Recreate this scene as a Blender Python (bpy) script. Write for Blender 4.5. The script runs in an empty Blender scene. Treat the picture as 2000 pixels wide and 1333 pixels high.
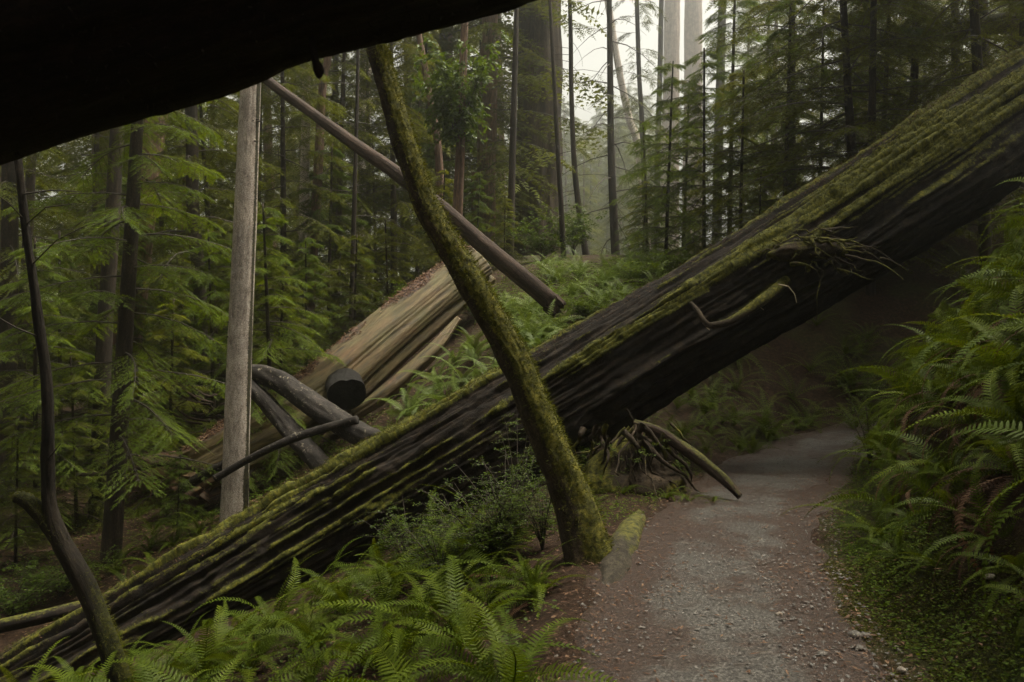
import bpy, math, random
import numpy as np

# ------------------------------------------------------------------ camera, sky, sun, exposure
sc = bpy.context.scene
F, CX, CY, EYE = 1555.6, 1000.0, 666.5, 1.6          # focal length in photo pixels, centre, eye height
cam_d = bpy.data.cameras.new('camera'); cam = bpy.data.objects.new('camera', cam_d)
sc.collection.objects.link(cam); sc.camera = cam
cam.location = (0, 0, EYE); cam.rotation_euler = (math.radians(90), 0, 0)
cam_d.lens = 28.0; cam_d.sensor_width = 36.0; cam_d.clip_start = 0.05; cam_d.clip_end = 2000
cam_d.dof.use_dof = True; cam_d.dof.focus_distance = 10.0; cam_d.dof.aperture_fstop = 5.0

SUN_EL, SUN_AZ = math.radians(69), math.radians(74)   # azimuth measured from +Y towards +X
w = bpy.data.worlds.new('World'); sc.world = w; w.use_nodes = True
nt = w.node_tree; nt.nodes.clear()
sky = nt.nodes.new('ShaderNodeTexSky'); sky.sky_type = 'NISHITA'; sky.sun_disc = False
sky.sun_elevation = SUN_EL; sky.sun_rotation = SUN_AZ
sky.air_density = 1.0; sky.dust_density = 6.0; sky.ozone_density = 1.0
hs = nt.nodes.new('ShaderNodeHueSaturation'); hs.inputs['Saturation'].default_value = 0.03
bg = nt.nodes.new('ShaderNodeBackground'); bg.inputs['Strength'].default_value = 0.05
wo = nt.nodes.new('ShaderNodeOutputWorld')
nt.links.new(sky.outputs[0], hs.inputs['Color']); wb = nt.nodes.new('ShaderNodeMixRGB'); wb.blend_type = 'MULTIPLY'; wb.inputs[0].default_value = 1; wb.inputs[2].default_value = (1, .965, .865, 1)
nt.links.new(hs.outputs[0], wb.inputs[1]); nt.links.new(wb.outputs[0], bg.inputs['Color'])
nt.links.new(bg.outputs[0], wo.inputs['Surface'])
sd = bpy.data.lights.new('sun', 'SUN'); sun = bpy.data.objects.new('sun', sd); sc.collection.objects.link(sun)
sd.energy = 1.5; sd.angle = math.radians(28); sd.color = (1.0, 0.91, 0.74)
from mathutils import Vector, Matrix
sdir = Vector((math.sin(SUN_AZ)*math.cos(SUN_EL), math.cos(SUN_AZ)*math.cos(SUN_EL), math.sin(SUN_EL)))
sun.rotation_euler = sdir.to_track_quat('Z', 'Y').to_euler(); sun.location = (0, 0, 60)
vs = sc.view_settings; vs.view_transform = 'Standard'; vs.look = 'None'; vs.gamma = 1; vs.use_curve_mapping = False
vs.exposure = 2.4
cy = sc.cycles
cy.max_bounces = 6; cy.diffuse_bounces = 3; cy.glossy_bounces = 2; cy.transmission_bounces = 3
cy.volume_bounces = 1; cy.transparent_max_bounces = 4
cy.use_denoising = True; cy.sample_clamp_indirect = 4.0; cy.caustics_reflective = False; cy.caustics_refractive = False

HAZE_DENSITY = 0.0027

# ------------------------------------------------------------------ helpers
rng = np.random.default_rng(7)
COL = sc.collection

def P(px, py, d):
    return np.array([(px-CX)/F*d, d, EYE-(py-CY)/F*d])

def hash3(ix, iy, iz):
    h = (ix*374761393 + iy*668265263 + iz*2147483647) & 0xffffffff
    h = ((h ^ (h >> 13))*1274126177) & 0xffffffff
    h = ((h ^ (h >> 15))*2246822519) & 0xffffffff
    return ((h ^ (h >> 16)) & 0xffffff)/float(0xffffff)

def noise(x, y, z=0.0):
    x, y, z = np.broadcast_arrays(np.asarray(x, float), np.asarray(y, float), np.asarray(z, float))
    ix, iy, iz = np.floor(x).astype(np.int64), np.floor(y).astype(np.int64), np.floor(z).astype(np.int64)
    fx, fy, fz = x-ix, y-iy, z-iz
    fx, fy, fz = [f*f*(3-2*f) for f in (fx, fy, fz)]
    r = 0
    for a in (0, 1):
        for b in (0, 1):
            for c in (0, 1):
                r = r + hash3(ix+a, iy+b, iz+c)*(fx if a else 1-fx)*(fy if b else 1-fy)*(fz if c else 1-fz)
    return r*2-1

def fbm(x, y, z=0.0, o=4):
    r, a = 0, 1.0
    for k in range(o):
        r = r + a*noise(np.asarray(x)*2**k+17*k, np.asarray(y)*2**k+31*k, np.asarray(z)*2**k); a *= .5
    return r/1.9

def mesh(name, V, Fs, attrs=None, mats=(), smooth=False, midx=None):
    V = np.asarray(V, np.float32)
    if isinstance(Fs, np.ndarray): Fs = [Fs]
    me = bpy.data.meshes.new(name)
    me.vertices.add(len(V)); me.vertices.foreach_set('co', V.ravel())
    loops = np.concatenate([f.ravel() for f in Fs]).astype(np.int32)
    tot = np.concatenate([np.full(len(f), f.shape[1]) for f in Fs]).astype(np.int32)
    st = np.concatenate([[0], np.cumsum(tot)[:-1]]).astype(np.int32)
    me.loops.add(len(loops)); me.loops.foreach_set('vertex_index', loops)
    me.polygons.add(len(tot)); me.polygons.foreach_set('loop_start', st); me.polygons.foreach_set('loop_total', tot)
    if smooth: me.polygons.foreach_set('use_smooth', np.ones(len(tot), bool))
    for m in (mats if isinstance(mats, (list, tuple)) else [mats]): me.materials.append(m)
    if midx is not None: me.polygons.foreach_set('material_index', np.asarray(midx, np.int32))
    for k, v in (attrs or {}).items():
        v = np.asarray(v, np.float32)
        if v.ndim == 1:
            at = me.attributes.new(k, 'FLOAT', 'POINT'); at.data.foreach_set('value', v)
        else:
            at = me.attributes.new(k, 'FLOAT_VECTOR', 'POINT'); at.data.foreach_set('vector', v.ravel())
    me.update(); me.validate()
    return me

def obj(name, me, parent=None, loc=None):
    o = bpy.data.objects.new(name, me); COL.objects.link(o)
    if parent is not None: o.parent = parent
    if loc is not None: o.location = loc
    return o

def tag(o, label=None, cat=None, group=None, kind=None):
    if label: o['label'] = label
    if cat: o['category'] = cat
    if group: o['group'] = group
    if kind: o['kind'] = kind
    return o

def empty(name, loc, label=None, cat=None, group=None):
    o = bpy.data.objects.new(name, None); COL.objects.link(o); o.location = loc
    o.empty_display_size = .1
    return tag(o, label, cat, group)

def joinm(parts):
    """parts: list of (V, F, {attr}) -> V, [F..], attrs"""
    n = 0; Vs = []; Fd = {}; A = {}
    for V, f, a in parts:
        Vs.append(V)
        for ff in (f if isinstance(f, list) else [f]): Fd.setdefault(ff.shape[1], []).append(ff+n)
        for k, v in a.items(): A.setdefault(k, []).append(v)
        n += len(V)
    return np.concatenate(Vs), [np.concatenate(v) for v in Fd.values()], {k: np.concatenate(v) for k, v in A.items()}

def norm(v):
    return v/np.maximum(np.linalg.norm(v, axis=-1, keepdims=True), 1e-9)

def place(T, TF, pos, X, Z, sx, sy=None, sz=None):
    """copies of template T at pos with x axis X and up hint Z"""
    pos, X, Z = np.asarray(pos, float), norm(np.asarray(X, float)), np.asarray(Z, float)
    Y = norm(np.cross(Z, X)); Z = np.cross(X, Y)
    sx = np.broadcast_to(sx, len(pos)); sy = sx if sy is None else np.broadcast_to(sy, len(pos)); sz = sy if sz is None else np.broadcast_to(sz, len(pos))
    V = pos[:, None]+T[None, :, 0:1]*(X*sx[:, None])[:, None]+T[None, :, 1:2]*(Y*sy[:, None])[:, None]+T[None, :, 2:3]*(Z*sz[:, None])[:, None]
    n, k = len(pos), len(T)
    Ff = (TF[None]+(np.arange(n)*k)[:, None, None]).reshape(-1, TF.shape[1])
    return V.reshape(-1, 3), Ff, k

def resample(pts, n):
    """smooth (Catmull-Rom) resampling of a polyline with extra columns"""
    p = np.asarray(pts, float)
    if len(p) == 2:
        t = np.linspace(0, 1, n)[:, None]; return p[0]*(1-t)+p[1]*t
    q = np.vstack([2*p[0]-p[1], p, 2*p[-1]-p[-2]])
    seg = np.linalg.norm(np.diff(p[:, :3], axis=0), axis=1); c = np.concatenate([[0], np.cumsum(seg)])
    s = np.linspace(0, c[-1], n); i = np.clip(np.searchsorted(c, s, 'right')-1, 0, len(p)-2)
    t = ((s-c[i])/np.maximum(seg[i], 1e-9))[:, None]
    a, b, d, e = q[i], q[i+1], q[i+2], q[i+3]
    return .5*((2*b)+(-a+d)*t+(2*a-5*b+4*d-e)*t*t+(-a+3*b-3*d+e)*t**3)

def tube(pts, nseg, nrow, disp=None, cap=True, th0=0.0):
    """pts rows (x,y,z,r). disp(theta, s, r, pos_dir) -> offset. Angle 0 of the ring looks up (or sideways when vertical)."""
    q = resample(pts, nrow); C, R = q[:, :3], q[:, 3]
    T = norm(np.gradient(C, axis=0))
    s = np.concatenate([[0], np.cumsum(np.linalg.norm(np.diff(C, axis=0), axis=1))])
    mean = norm(C[-1]-C[0])
    up = np.array([0, 0, 1.]) if abs(mean[2]) < .8 else np.array([0, -1., 0])
    B = norm(np.cross(T, up)); U = np.cross(B, T)
    th = np.linspace(0, 2*np.pi, nseg, endpoint=False)+th0
    TH, S = np.meshgrid(th, s); RR = np.repeat(R[:, None], nseg, 1)
    D = np.cos(TH)[..., None]*U[:, None]+np.sin(TH)[..., None]*B[:, None]
    off = disp(TH, S, RR, D) if disp is not None else 0
    V = C[:, None]+D*(RR+off)[..., None]
    i = np.arange(nrow-1)[:, None]*nseg; j = np.arange(nseg)[None]; j2 = (j+1) % nseg
    Fq = np.stack([i+j, i+j2, i+nseg+j2, i+nseg+j], -1).reshape(-1, 4)
    V = V.reshape(-1, 3); bc = np.stack([np.cos(TH)*RR, np.sin(TH)*RR, S], -1).reshape(-1, 3)
    fs = [Fq]
    if cap:
        n = len(V); V = np.vstack([V, C[0], C[-1]]); bc = np.vstack([bc, [0, 0, 0], [0, 0, s[-1]]])
        jj = np.arange(nseg); j2 = (jj+1) % nseg; b = (nrow-1)*nseg
        fs.append(np.vstack([np.stack([jj*0+n, j2, jj], -1), np.stack([jj*0+n+1, b+jj, b+j2], -1)]))
    return V, fs, {'bc': bc}, dict(TH=TH, S=S, D=D, off=off, nseg=nseg, nrow=nrow)

# ------------------------------------------------------------------ materials
MATS = {}
def newmat(name):
    m = bpy.data.materials.new(name); m.use_nodes = True; m.node_tree.nodes.clear(); MATS[name] = m
    t = m.node_tree; o = t.nodes.new('ShaderNodeOutputMaterial')
    def N(ty, **kw):
        n = t.nodes.new(ty)
        for k, v in kw.items():
            if k in n.inputs: n.inputs[k].default_value = v
            else: setattr(n, k, v)
        return n
    return m, N, (lambda a, b: t.links.new(a, b)), o

def ramp(N, stops, interp='LINEAR'):
    r = N('ShaderNodeValToRGB'); cr = r.color_ramp; cr.interpolation = interp
    while len(cr.elements) < len(stops): cr.elements.new(.5)
    for e, (p, c) in zip(cr.elements, stops):
        e.position = p; e.color = (*c, 1) if len(c) == 3 else c
    return r

def leaf_mat(name, c1, c2, c3, rough=.42, trans=.35, spec=.4):
    """leaf colour varies by leaf (attribute rnd) and by object"""
    m, N, L, o = newmat(name)
    at = N('ShaderNodeAttribute', attribute_name='rnd'); oi = N('ShaderNodeObjectInfo')
    ad = N('ShaderNodeMath', operation='MULTIPLY_ADD'); L(at.outputs['Fac'], ad.inputs[0]); ad.inputs[1].default_value = .6
    m2 = N('ShaderNodeMath', operation='MULTIPLY'); L(oi.outputs['Random'], m2.inputs[0]); m2.inputs[1].default_value = .4
    L(m2.outputs[0], ad.inputs[2])
    r = ramp(N, [(0, c1), (.55, c2), (1, c3)]); L(ad.outputs[0], r.inputs[0])
    p = N('ShaderNodeBsdfPrincipled', Roughness=rough); p.inputs['Specular IOR Level'].default_value = spec
    L(r.outputs[0], p.inputs['Base Color'])
    tr = N('ShaderNodeBsdfTranslucent'); hsv = N('ShaderNodeHueSaturation', Value=1.15, Hue=.485, Saturation=1.1)
    L(r.outputs[0], hsv.inputs['Color']); L(hsv.outputs[0], tr.inputs['Color'])
    mx = N('ShaderNodeMixShader', Fac=trans); L(p.outputs[0], mx.inputs[1]); L(tr.outputs[0], mx.inputs[2])
    L(mx.outputs[0], o.inputs['Surface'])
    return m

def bark_mat(name, dark, mid, light, stretch=.12, scale=9., bump=.35, rough=.85, moss=None, moss_amt=.5, lichen=None, wet=0.):
    """bark with lengthwise grain from ring coordinates (bc); moss where attribute moss is set"""
    m, N, L, o = newmat(name)
    at = N('ShaderNodeAttribute', attribute_name='bc')
    mp = N('ShaderNodeMapping'); mp.inputs['Scale'].default_value = (1, 1, stretch); L(at.outputs['Vector'], mp.inputs['Vector'])
    n1 = N('ShaderNodeTexNoise', Scale=scale, Detail=8, Roughness=.65, Distortion=.4); L(mp.outputs[0], n1.inputs['Vector'])
    r = ramp(N, [(.3, dark), (.5, mid), (.72, light)]); L(n1.outputs['Fac'], r.inputs[0])
    col = r.outputs[0]
    n2 = N('ShaderNodeTexNoise', Scale=1.7, Detail=4); L(at.outputs['Vector'], n2.inputs['Vector'])
    mv = N('ShaderNodeMixRGB', blend_type='MULTIPLY', Fac=.55); L(col, mv.inputs[1])
    rv = ramp(N, [(.35, (.45, .42, .4)), (.65, (1.2, 1.15, 1.1))]); L(n2.outputs['Fac'], rv.inputs[0]); L(rv.outputs[0], mv.inputs[2])
    col = mv.outputs[0]
    nf = N('ShaderNodeTexNoise', Scale=scale*4.5, Detail=6, Roughness=.8); mpf = N('ShaderNodeMapping'); mpf.inputs['Scale'].default_value = (1, 1, min(1, stretch*2.5)); L(at.outputs['Vector'], mpf.inputs['Vector']); L(mpf.outputs[0], nf.inputs['Vector'])
    rf = ramp(N, [(.36, (.3, .28, .26)), (.5, (.9, .9, .9)), (.64, (1.75, 1.7, 1.65))]); L(nf.outputs['Fac'], rf.inputs[0])
    mf = N('ShaderNodeMixRGB', blend_type='MULTIPLY', Fac=.9); L(col, mf.inputs[1]); L(rf.outputs[0], mf.inputs[2]); col = mf.outputs[0]
    if lichen:
        n3 = N('ShaderNodeTexNoise', Scale=14., Detail=5, Roughness=.7); L(at.outputs['Vector'], n3.inputs['Vector'])
        rl = ramp(N, [(.6, (0, 0, 0)), (.68, (1, 1, 1))]); L(n3.outputs['Fac'], rl.inputs[0])
        ml = N('ShaderNodeMixRGB'); L(rl.outputs[0], ml.inputs[0]); L(col, ml.inputs[1]); ml.inputs[2].default_value = (*lichen, 1); col = ml.outputs[0]
    if moss:
        ma = N('ShaderNodeAttribute', attribute_name='moss')
        n4 = N('ShaderNodeTexNoise', Scale=22., Detail=6, Roughness=.7); L(at.outputs['Vector'], n4.inputs['Vector'])
        rm = ramp(N, [(.34, tuple(c*.22 for c in moss)), (.5, moss), (.66, (moss[0]*2.3, moss[1]*2.0, moss[2]*1.5))]); L(n4.outputs['Fac'], rm.inputs[0])
        n5 = N('ShaderNodeTexNoise', Scale=38., Detail=5, Roughness=.75); L(at.outputs['Vector'], n5.inputs['Vector'])
        sm_ = N('ShaderNodeMath', operation='MULTIPLY_ADD'); L(n5.outputs['Fac'], sm_.inputs[0]); sm_.inputs[1].default_value = 1.5; sm_.inputs[2].default_value = -.75
        sa_ = N('ShaderNodeMath', operation='ADD'); L(ma.outputs['Fac'], sa_.inputs[0]); L(sm_.outputs[0], sa_.inputs[1])
        rs_ = ramp(N, [(.3, (0, 0, 0)), (.55, (1, 1, 1))]); L(sa_.outputs[0], rs_.inputs[0])
        mm = N('ShaderNodeMixRGB'); L(rs_.outputs[0], mm.inputs[0]); L(col, mm.inputs[1]); L(rm.outputs[0], mm.inputs[2]); col = mm.outputs[0]
    p = N('ShaderNodeBsdfPrincipled', Roughness=rough); p.inputs['Specular IOR Level'].default_value = .25
    L(col, p.inputs['Base Color'])
    b = N('ShaderNodeBump', Strength=bump, Distance=.03); L(n1.outputs['Fac'], b.inputs['Height'])
    b2 = N('ShaderNodeBump', Strength=bump*1.2, Distance=.012); L(nf.outputs['Fac'], b2.inputs['Height']); L(b.outputs[0], b2.inputs['Normal']); L(b2.outputs[0], p.inputs['Normal'])
    L(p.outputs[0], o.inputs['Surface'])
    return m

def flat_mat(name, c, rough=.8):
    m, N, L, o = newmat(name)
    at = N('ShaderNodeAttribute', attribute_name='rnd')
    r = ramp(N, [(0, tuple(x*.5 for x in c)), (1, tuple(min(1, x*1.5) for x in c))]); L(at.outputs['Fac'], r.inputs[0])
    p = N('ShaderNodeBsdfPrincipled', Roughness=rough); L(r.outputs[0], p.inputs['Base Color']); L(p.outputs[0], o.inputs['Surface'])
    return m

FROND = leaf_mat('fern_green', (0.0242, 0.042, 0.0018), (0.0572, 0.086, 0.0036), (0.1155, 0.142, 0.0072), rough=.55, trans=.35, spec=.14)
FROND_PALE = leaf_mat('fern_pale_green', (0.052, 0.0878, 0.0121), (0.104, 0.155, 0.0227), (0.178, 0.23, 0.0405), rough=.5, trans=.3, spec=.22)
DEADF = leaf_mat('fern_dead_brown', (.035, .016, .008), (.075, .034, .014), (.14, .075, .032), rough=.8, trans=.2)
NEEDLE = leaf_mat('conifer_needles', (0.033, 0.044, 0.003), (0.0792, 0.094, 0.0054), (0.143, 0.152, 0.0108), rough=.6, trans=.48, spec=.12)
NEEDLE_D = leaf_mat('dark_conifer_needles', (0.022, 0.03, 0.0024), (0.055, 0.068, 0.0048), (0.1012, 0.11, 0.0084), rough=.6, trans=.38, spec=.12)
NEEDLE_B = leaf_mat('redwood_sapling_needles', (0.033, 0.056, 0.0042), (0.0748, 0.115, 0.009), (0.132, 0.175, 0.0168), rough=.55, trans=.48, spec=.15)
BROAD = leaf_mat('broad_leaves', (0.0308, 0.055, 0.0048), (0.0605, 0.1, 0.0084), (0.11, 0.15, 0.015), rough=.5, trans=.42, spec=.2)
SORREL = leaf_mat('groundcover_leaves', (0.033, 0.06, 0.0048), (0.0682, 0.108, 0.009), (0.121, 0.17, 0.018), rough=.6, trans=.4, spec=.12)
MOSSL = leaf_mat('moss_tufts', (.016, .02, .003), (.075, .08, .01), (.17, .175, .024), rough=.8, trans=.3, spec=.1)
LITTER = leaf_mat('leaf_litter', (.045, .02, .01), (.1, .048, .022), (.24, .15, .08), rough=.75, trans=.1)
TWIG = flat_mat('twig_wood', (.035, .025, .017))
STONE = flat_mat('gravel_stone', (.078, .07, .06), .6)

RED = bark_mat('redwood_bark', (.05, .028, .018), (.13, .08, .055), (.24, .165, .12), stretch=.06, scale=7, bump=.6)
DARKB = bark_mat('dark_wet_bark', (.012, .009, .006), (.03, .022, .015), (.06, .045, .032), stretch=.15, scale=12, bump=.5, moss=(.03, .034, .007))
FORKB = bark_mat('blackish_wet_bark', (.006, .0045, .003), (.015, .011, .007), (.032, .024, .016), stretch=.15, scale=12, bump=.5, moss=(.028, .03, .006))
OLDB = bark_mat('old_redwood_bark', (.02, .013, .009), (.05, .034, .023), (.09, .064, .045), stretch=.06, scale=6, bump=.7)
GREYB = bark_mat('grey_fir_bark', (.2, .17, .145), (.42, .37, .325), (.55, .5, .45), stretch=.35, scale=16, bump=.5, lichen=(.5, .47, .42), moss=(.03, .028, .014))
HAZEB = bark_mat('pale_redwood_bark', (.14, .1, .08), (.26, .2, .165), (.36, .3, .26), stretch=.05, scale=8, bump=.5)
MOSSB = bark_mat('mossy_bark', (.016, .011, .007), (.038, .027, .016), (.08, .058, .034), stretch=.5, scale=12, bump=.6, moss=(.075, .074, .012))
LOGB = bark_mat('fallen_redwood_bark', (.003, .002, .0013), (.012, .008, .005), (.042, .029, .018), stretch=.6, scale=14, bump=.6, moss=(.07, .073, .01))
POLEB = bark_mat('reddish_pole_bark', (.016, .01, .007), (.045, .029, .021), (.095, .066, .05), stretch=.1, scale=13, bump=.6, moss=(.05, .05, .012))
CHAR = bark_mat('charred_wet_bark', (.012, .01, .009), (.03, .026, .023), (.065, .056, .05), stretch=.3, scale=15, bump=.5, lichen=(.26, .23, .17))
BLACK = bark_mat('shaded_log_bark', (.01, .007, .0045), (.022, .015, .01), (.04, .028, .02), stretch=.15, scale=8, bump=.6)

def wood_mat():
    m, N, L, o = newmat('weathered_bare_wood')
    at = N('ShaderNodeAttribute', attribute_name='bc')
    mp = N('ShaderNodeMapping'); mp.inputs['Scale'].default_value = (1, 1, .16); L(at.outputs['Vector'], mp.inputs['Vector'])
    n1 = N('ShaderNodeTexNoise', Scale=14., Detail=10, Roughness=.7, Distortion=.6); L(mp.outputs[0], n1.inputs['Vector'])
    r = ramp(N, [(.37, (.009, .005, .0018)), (.45, (.056, .034, .011)), (.53, (.09, .06, .02)), (.61, (.122, .086, .032)), (.72, (.24, .185, .09))]); L(n1.outputs['Fac'], r.inputs[0])
    n2 = N('ShaderNodeTexNoise', Scale=1.6, Detail=5, Roughness=.6); L(at.outputs['Vector'], n2.inputs['Vector'])
    rg = ramp(N, [(.36, (0, 0, 0)), (.64, (.6, .6, .6))]); L(n2.outputs['Fac'], rg.inputs[0])
    mg = N('ShaderNodeMixRGB'); L(rg.outputs[0], mg.inputs[0]); L(r.outputs[0], mg.inputs[1]); mg.inputs[2].default_value = (.075, .07, .016, 1)
    mp3 = N('ShaderNodeMapping'); mp3.inputs['Scale'].default_value = (1, 1, .25); mp3.inputs['Location'].default_value = (5, 3, 1); L(at.outputs['Vector'], mp3.inputs['Vector'])
    n3 = N('ShaderNodeTexNoise', Scale=2.3, Detail=5); L(mp3.outputs[0], n3.inputs['Vector'])
    ro = ramp(N, [(.52, (0, 0, 0)), (.66, (.4, .4, .4))]); L(n3.outputs['Fac'], ro.inputs[0])
    mo = N('ShaderNodeMixRGB'); L(ro.outputs[0], mo.inputs[0]); L(mg.outputs[0], mo.inputs[1]); mo.inputs[2].default_value = (.17, .08, .025, 1)
    ma = N('ShaderNodeAttribute', attribute_name='rot')
    n4 = N('ShaderNodeTexNoise', Scale=16., Detail=6); L(at.outputs['Vector'], n4.inputs['Vector'])
    rr = ramp(N, [(.38, (.015, .006, .003)), (.55, (.07, .028, .014)), (.7, (.16, .08, .045))]); L(n4.outputs['Fac'], rr.inputs[0])
    mr = N('ShaderNodeMixRGB'); L(ma.outputs['Fac'], mr.inputs[0]); L(mo.outputs[0], mr.inputs[1]); L(rr.outputs[0], mr.inputs[2])
    p = N('ShaderNodeBsdfPrincipled', Roughness=.75); L(mr.outputs[0], p.inputs['Base Color'])
    b = N('ShaderNodeBump', Strength=.6, Distance=.03); L(n1.outputs['Fac'], b.inputs['Height']); L(b.outputs[0], p.inputs['Normal'])
    L(p.outputs[0], o.inputs['Surface']); return m
WOOD = wood_mat()

def ground_mat():
    m, N, L, o = newmat('forest_floor')
    tc = N('ShaderNodeNewGeometry')
    n1 = N('ShaderNodeTexNoise', Scale=.9, Detail=7, Roughness=.6); L(tc.outputs['Position'], n1.inputs['Vector'])
    n2 = N('ShaderNodeTexNoise', Scale=18., Detail=8, Roughness=.75); L(tc.outputs['Position'], n2.inputs['Vector'])
    soil = ramp(N, [(.3, (.008, .005, .003)), (.5, (.03, .017, .01)), (.66, (.065, .036, .02)), (.8, (.12, .08, .05))]); L(n2.outputs['Fac'], soil.inputs[0])
    moss = ramp(N, [(.3, (.014, .022, .005)), (.55, (.04, .052, .01)), (.75, (.08, .095, .02))]); L(n2.outputs['Fac'], moss.inputs[0])
    at = N('ShaderNodeAttribute', attribute_name='green')
    ad = N('ShaderNodeMath', operation='ADD'); L(n1.outputs['Fac'], ad.inputs[0]); L(at.outputs['Fac'], ad.inputs[1])
    f = ramp(N, [(.55, (0, 0, 0)), (.8, (1, 1, 1))]); L(ad.outputs[0], f.inputs[0])
    mx = N('ShaderNodeMixRGB'); L(f.outputs[0], mx.inputs[0]); L(soil.outputs[0], mx.inputs[1]); L(moss.outputs[0], mx.inputs[2])
    p = N('ShaderNodeBsdfPrincipled', Roughness=.9); p.inputs['Specular IOR Level'].default_value = .15
    L(mx.outputs[0], p.inputs['Base Color'])
    b = N('ShaderNodeBump', Strength=.8, Distance=.05); L(n2.outputs['Fac'], b.inputs['Height']); L(b.outputs[0], p.inputs['Normal'])
    L(p.outputs[0], o.inputs['Surface']); return m
GROUND = ground_mat()

def path_mat():
    m, N, L, o = newmat('gravel_path')
    tc = N('ShaderNodeNewGeometry')
    nb = N('ShaderNodeTexNoise', Scale=1.3, Detail=5, Roughness=.6); L(tc.outputs['Position'], nb.inputs['Vector'])
    nf = N('ShaderNodeTexNoise', Scale=60., Detail=6, Roughness=.7); L(tc.outputs['Position'], nf.inputs['Vector'])
    vo = N('ShaderNodeTexVoronoi', Scale=70.); L(tc.outputs['Position'], vo.inputs['Vector'])
    gr = ramp(N, [(.36, (.01, .0085, .007)), (.46, (.036, .031, .026)), (.55, (.074, .067, .058)), (.68, (.19, .178, .155))]); L(nf.outputs['Fac'], gr.inputs[0])
    br = ramp(N, [(.34, (.007, .0035, .002)), (.5, (.029, .015, .009)), (.68, (.08, .047, .03))]); L(nf.outputs['Fac'], br.inputs[0])
    at = N('ShaderNodeAttribute', attribute_name='edge')
    ad = N('ShaderNodeMath', operation='MULTIPLY_ADD'); L(at.outputs['Fac'], ad.inputs[0]); ad.inputs[1].default_value = .34; L(nb.outputs['Fac'], ad.inputs[2])
    n3 = N('ShaderNodeTexNoise', Scale=9., Detail=6, Roughness=.7); L(tc.outputs['Position'], n3.inputs['Vector'])
    a2 = N('ShaderNodeMath', operation='MULTIPLY_ADD'); L(n3.outputs['Fac'], a2.inputs[0]); a2.inputs[1].default_value = .35; L(ad.outputs[0], a2.inputs[2])
    f = ramp(N, [(.64, (0, 0, 0)), (.78, (1, 1, 1))]); L(a2.outputs[0], f.inputs[0])
    mx = N('ShaderNodeMixRGB'); L(f.outputs[0], mx.inputs[0]); L(gr.outputs[0], mx.inputs[1]); L(br.outputs[0], mx.inputs[2])
    p = N('ShaderNodeBsdfPrincipled', Roughness=.48); p.inputs['Specular IOR Level'].default_value = .4
    L(mx.outputs[0], p.inputs['Base Color'])
    b = N('ShaderNodeBump', Strength=.7, Distance=.015); L(nf.outputs['Fac'], b.inputs['Height'])
    b2 = N('ShaderNodeBump', Strength=.5, Distance=.01); L(vo.outputs['Distance'], b2.inputs['Height']); L(b.outputs[0], b2.inputs['Normal'])
    L(b2.outputs[0], p.inputs['Normal']); L(p.outputs[0], o.inputs['Surface']); return m
PATHM = path_mat()

# ------------------------------------------------------------------ terrain
PATHC = np.array([(.45, -6), (.45, -2), (.55, 1.5), (1.02, 3.7), (1.38, 5.4), (2.1, 7.4), (3.15, 9.5), (4.0, 11.0), (5.2, 12.2), (7, 13.0), (9.5, 13.4), (13, 13.6)], float)
pc3 = resample(np.hstack([PATHC, np.zeros((len(PATHC), 1))]), 260)
PXY = pc3[:, :2]; PT = norm(np.gradient(PXY, axis=0)); PN = np.stack([PT[:, 1], -PT[:, 0]], -1)   # PN points right
PZ = np.interp(PXY[:, 0], [4, 13], [0, 1.2])
HALF = .8
def path_dist(x, y):
    """signed distance to the right of the path centre, and path height"""
    x, y = np.asarray(x, float), np.asarray(y, float); sh = x.shape; q = np.stack([x.ravel(), y.ravel()], -1)
    out = np.empty(len(q)); zz = np.empty(len(q))
    for a in range(0, len(q), 20000):
        dd = q[a:a+20000, None]-PXY[None]; k = np.argmin((dd**2).sum(-1), 1); r = np.arange(len(k))
        d = dd[r, k]; sg = np.sign((d*PN[k]).sum(-1)); out[a:a+20000] = sg*np.sqrt((d**2).sum(-1)); zz[a:a+20000] = PZ[k]
    return out.reshape(sh), zz.reshape(sh)

CP = []
for i in range(0, 260, 9):
    for t in (-.8, 0, .8): CP.append((*(PXY[i]+PN[i]*t), PZ[i]))
# right bank
for y, e in ((-4, 1.3), (0, 1.3), (2, 1.5), (4, 1.95), (6, 2.5), (8, 3.3), (10, 4.45)):
    for s, z in ((.3, .06), (.6, .45), (1.1, 1.4), (1.7, 2.3), (2.5, 3.1), (3.6, 3.9), (6, 5.0)):
        if y < 9 or s < 2.4: CP.append((e+s, y, z))
CP += [(8, 10.6, 3.6), (11.4, 11.2, 5.6), (7.4, 11.4, 2.0), (16, 8, 7.5), (20, 12, 9), (12, 4, 6), (14, 17, 5.5), (20, 20, 8.5), (30, 10, 12)]
# beyond the path, under and behind the big log
CP += [(2.0, 10.3, .15), (3.0, 12.0, .45), (4.2, 13.6, 1.0), (6, 15, 1.9), (8.3, 15.2, 2.3), (1.3, 11.5, .35), (1.2, 8.6, .12), (.75, 9.8, .12)]
for q in ((1300, 545, 18), (1200, 540, 20), (1100, 600, 17), (1060, 680, 13.5), (1000, 530, 21), (1400, 520, 20), (1150, 505, 23), (1260, 500, 24), (1500, 470, 21), (1650, 400, 20), (1800, 330, 19),
          (900, 710, 14.5), (790, 800, 14.5), (700, 890, 13.5), (560, 960, 13), (430, 1030, 12.5), (200, 1130, 12), (0, 1160, 12), (-300, 1100, 13), (100, 960, 18), (300, 900, 20), (-200, 950, 19),
          (100, 880, 25), (500, 850, 21), (700, 690, 23), (600, 760, 22), (850, 580, 22), (500, 760, 28), (300, 800, 35), (100, 790, 40), (700, 610, 30), (900, 530, 27), (1050, 495, 30)):
    CP.append(tuple(P(*q)))
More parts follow.
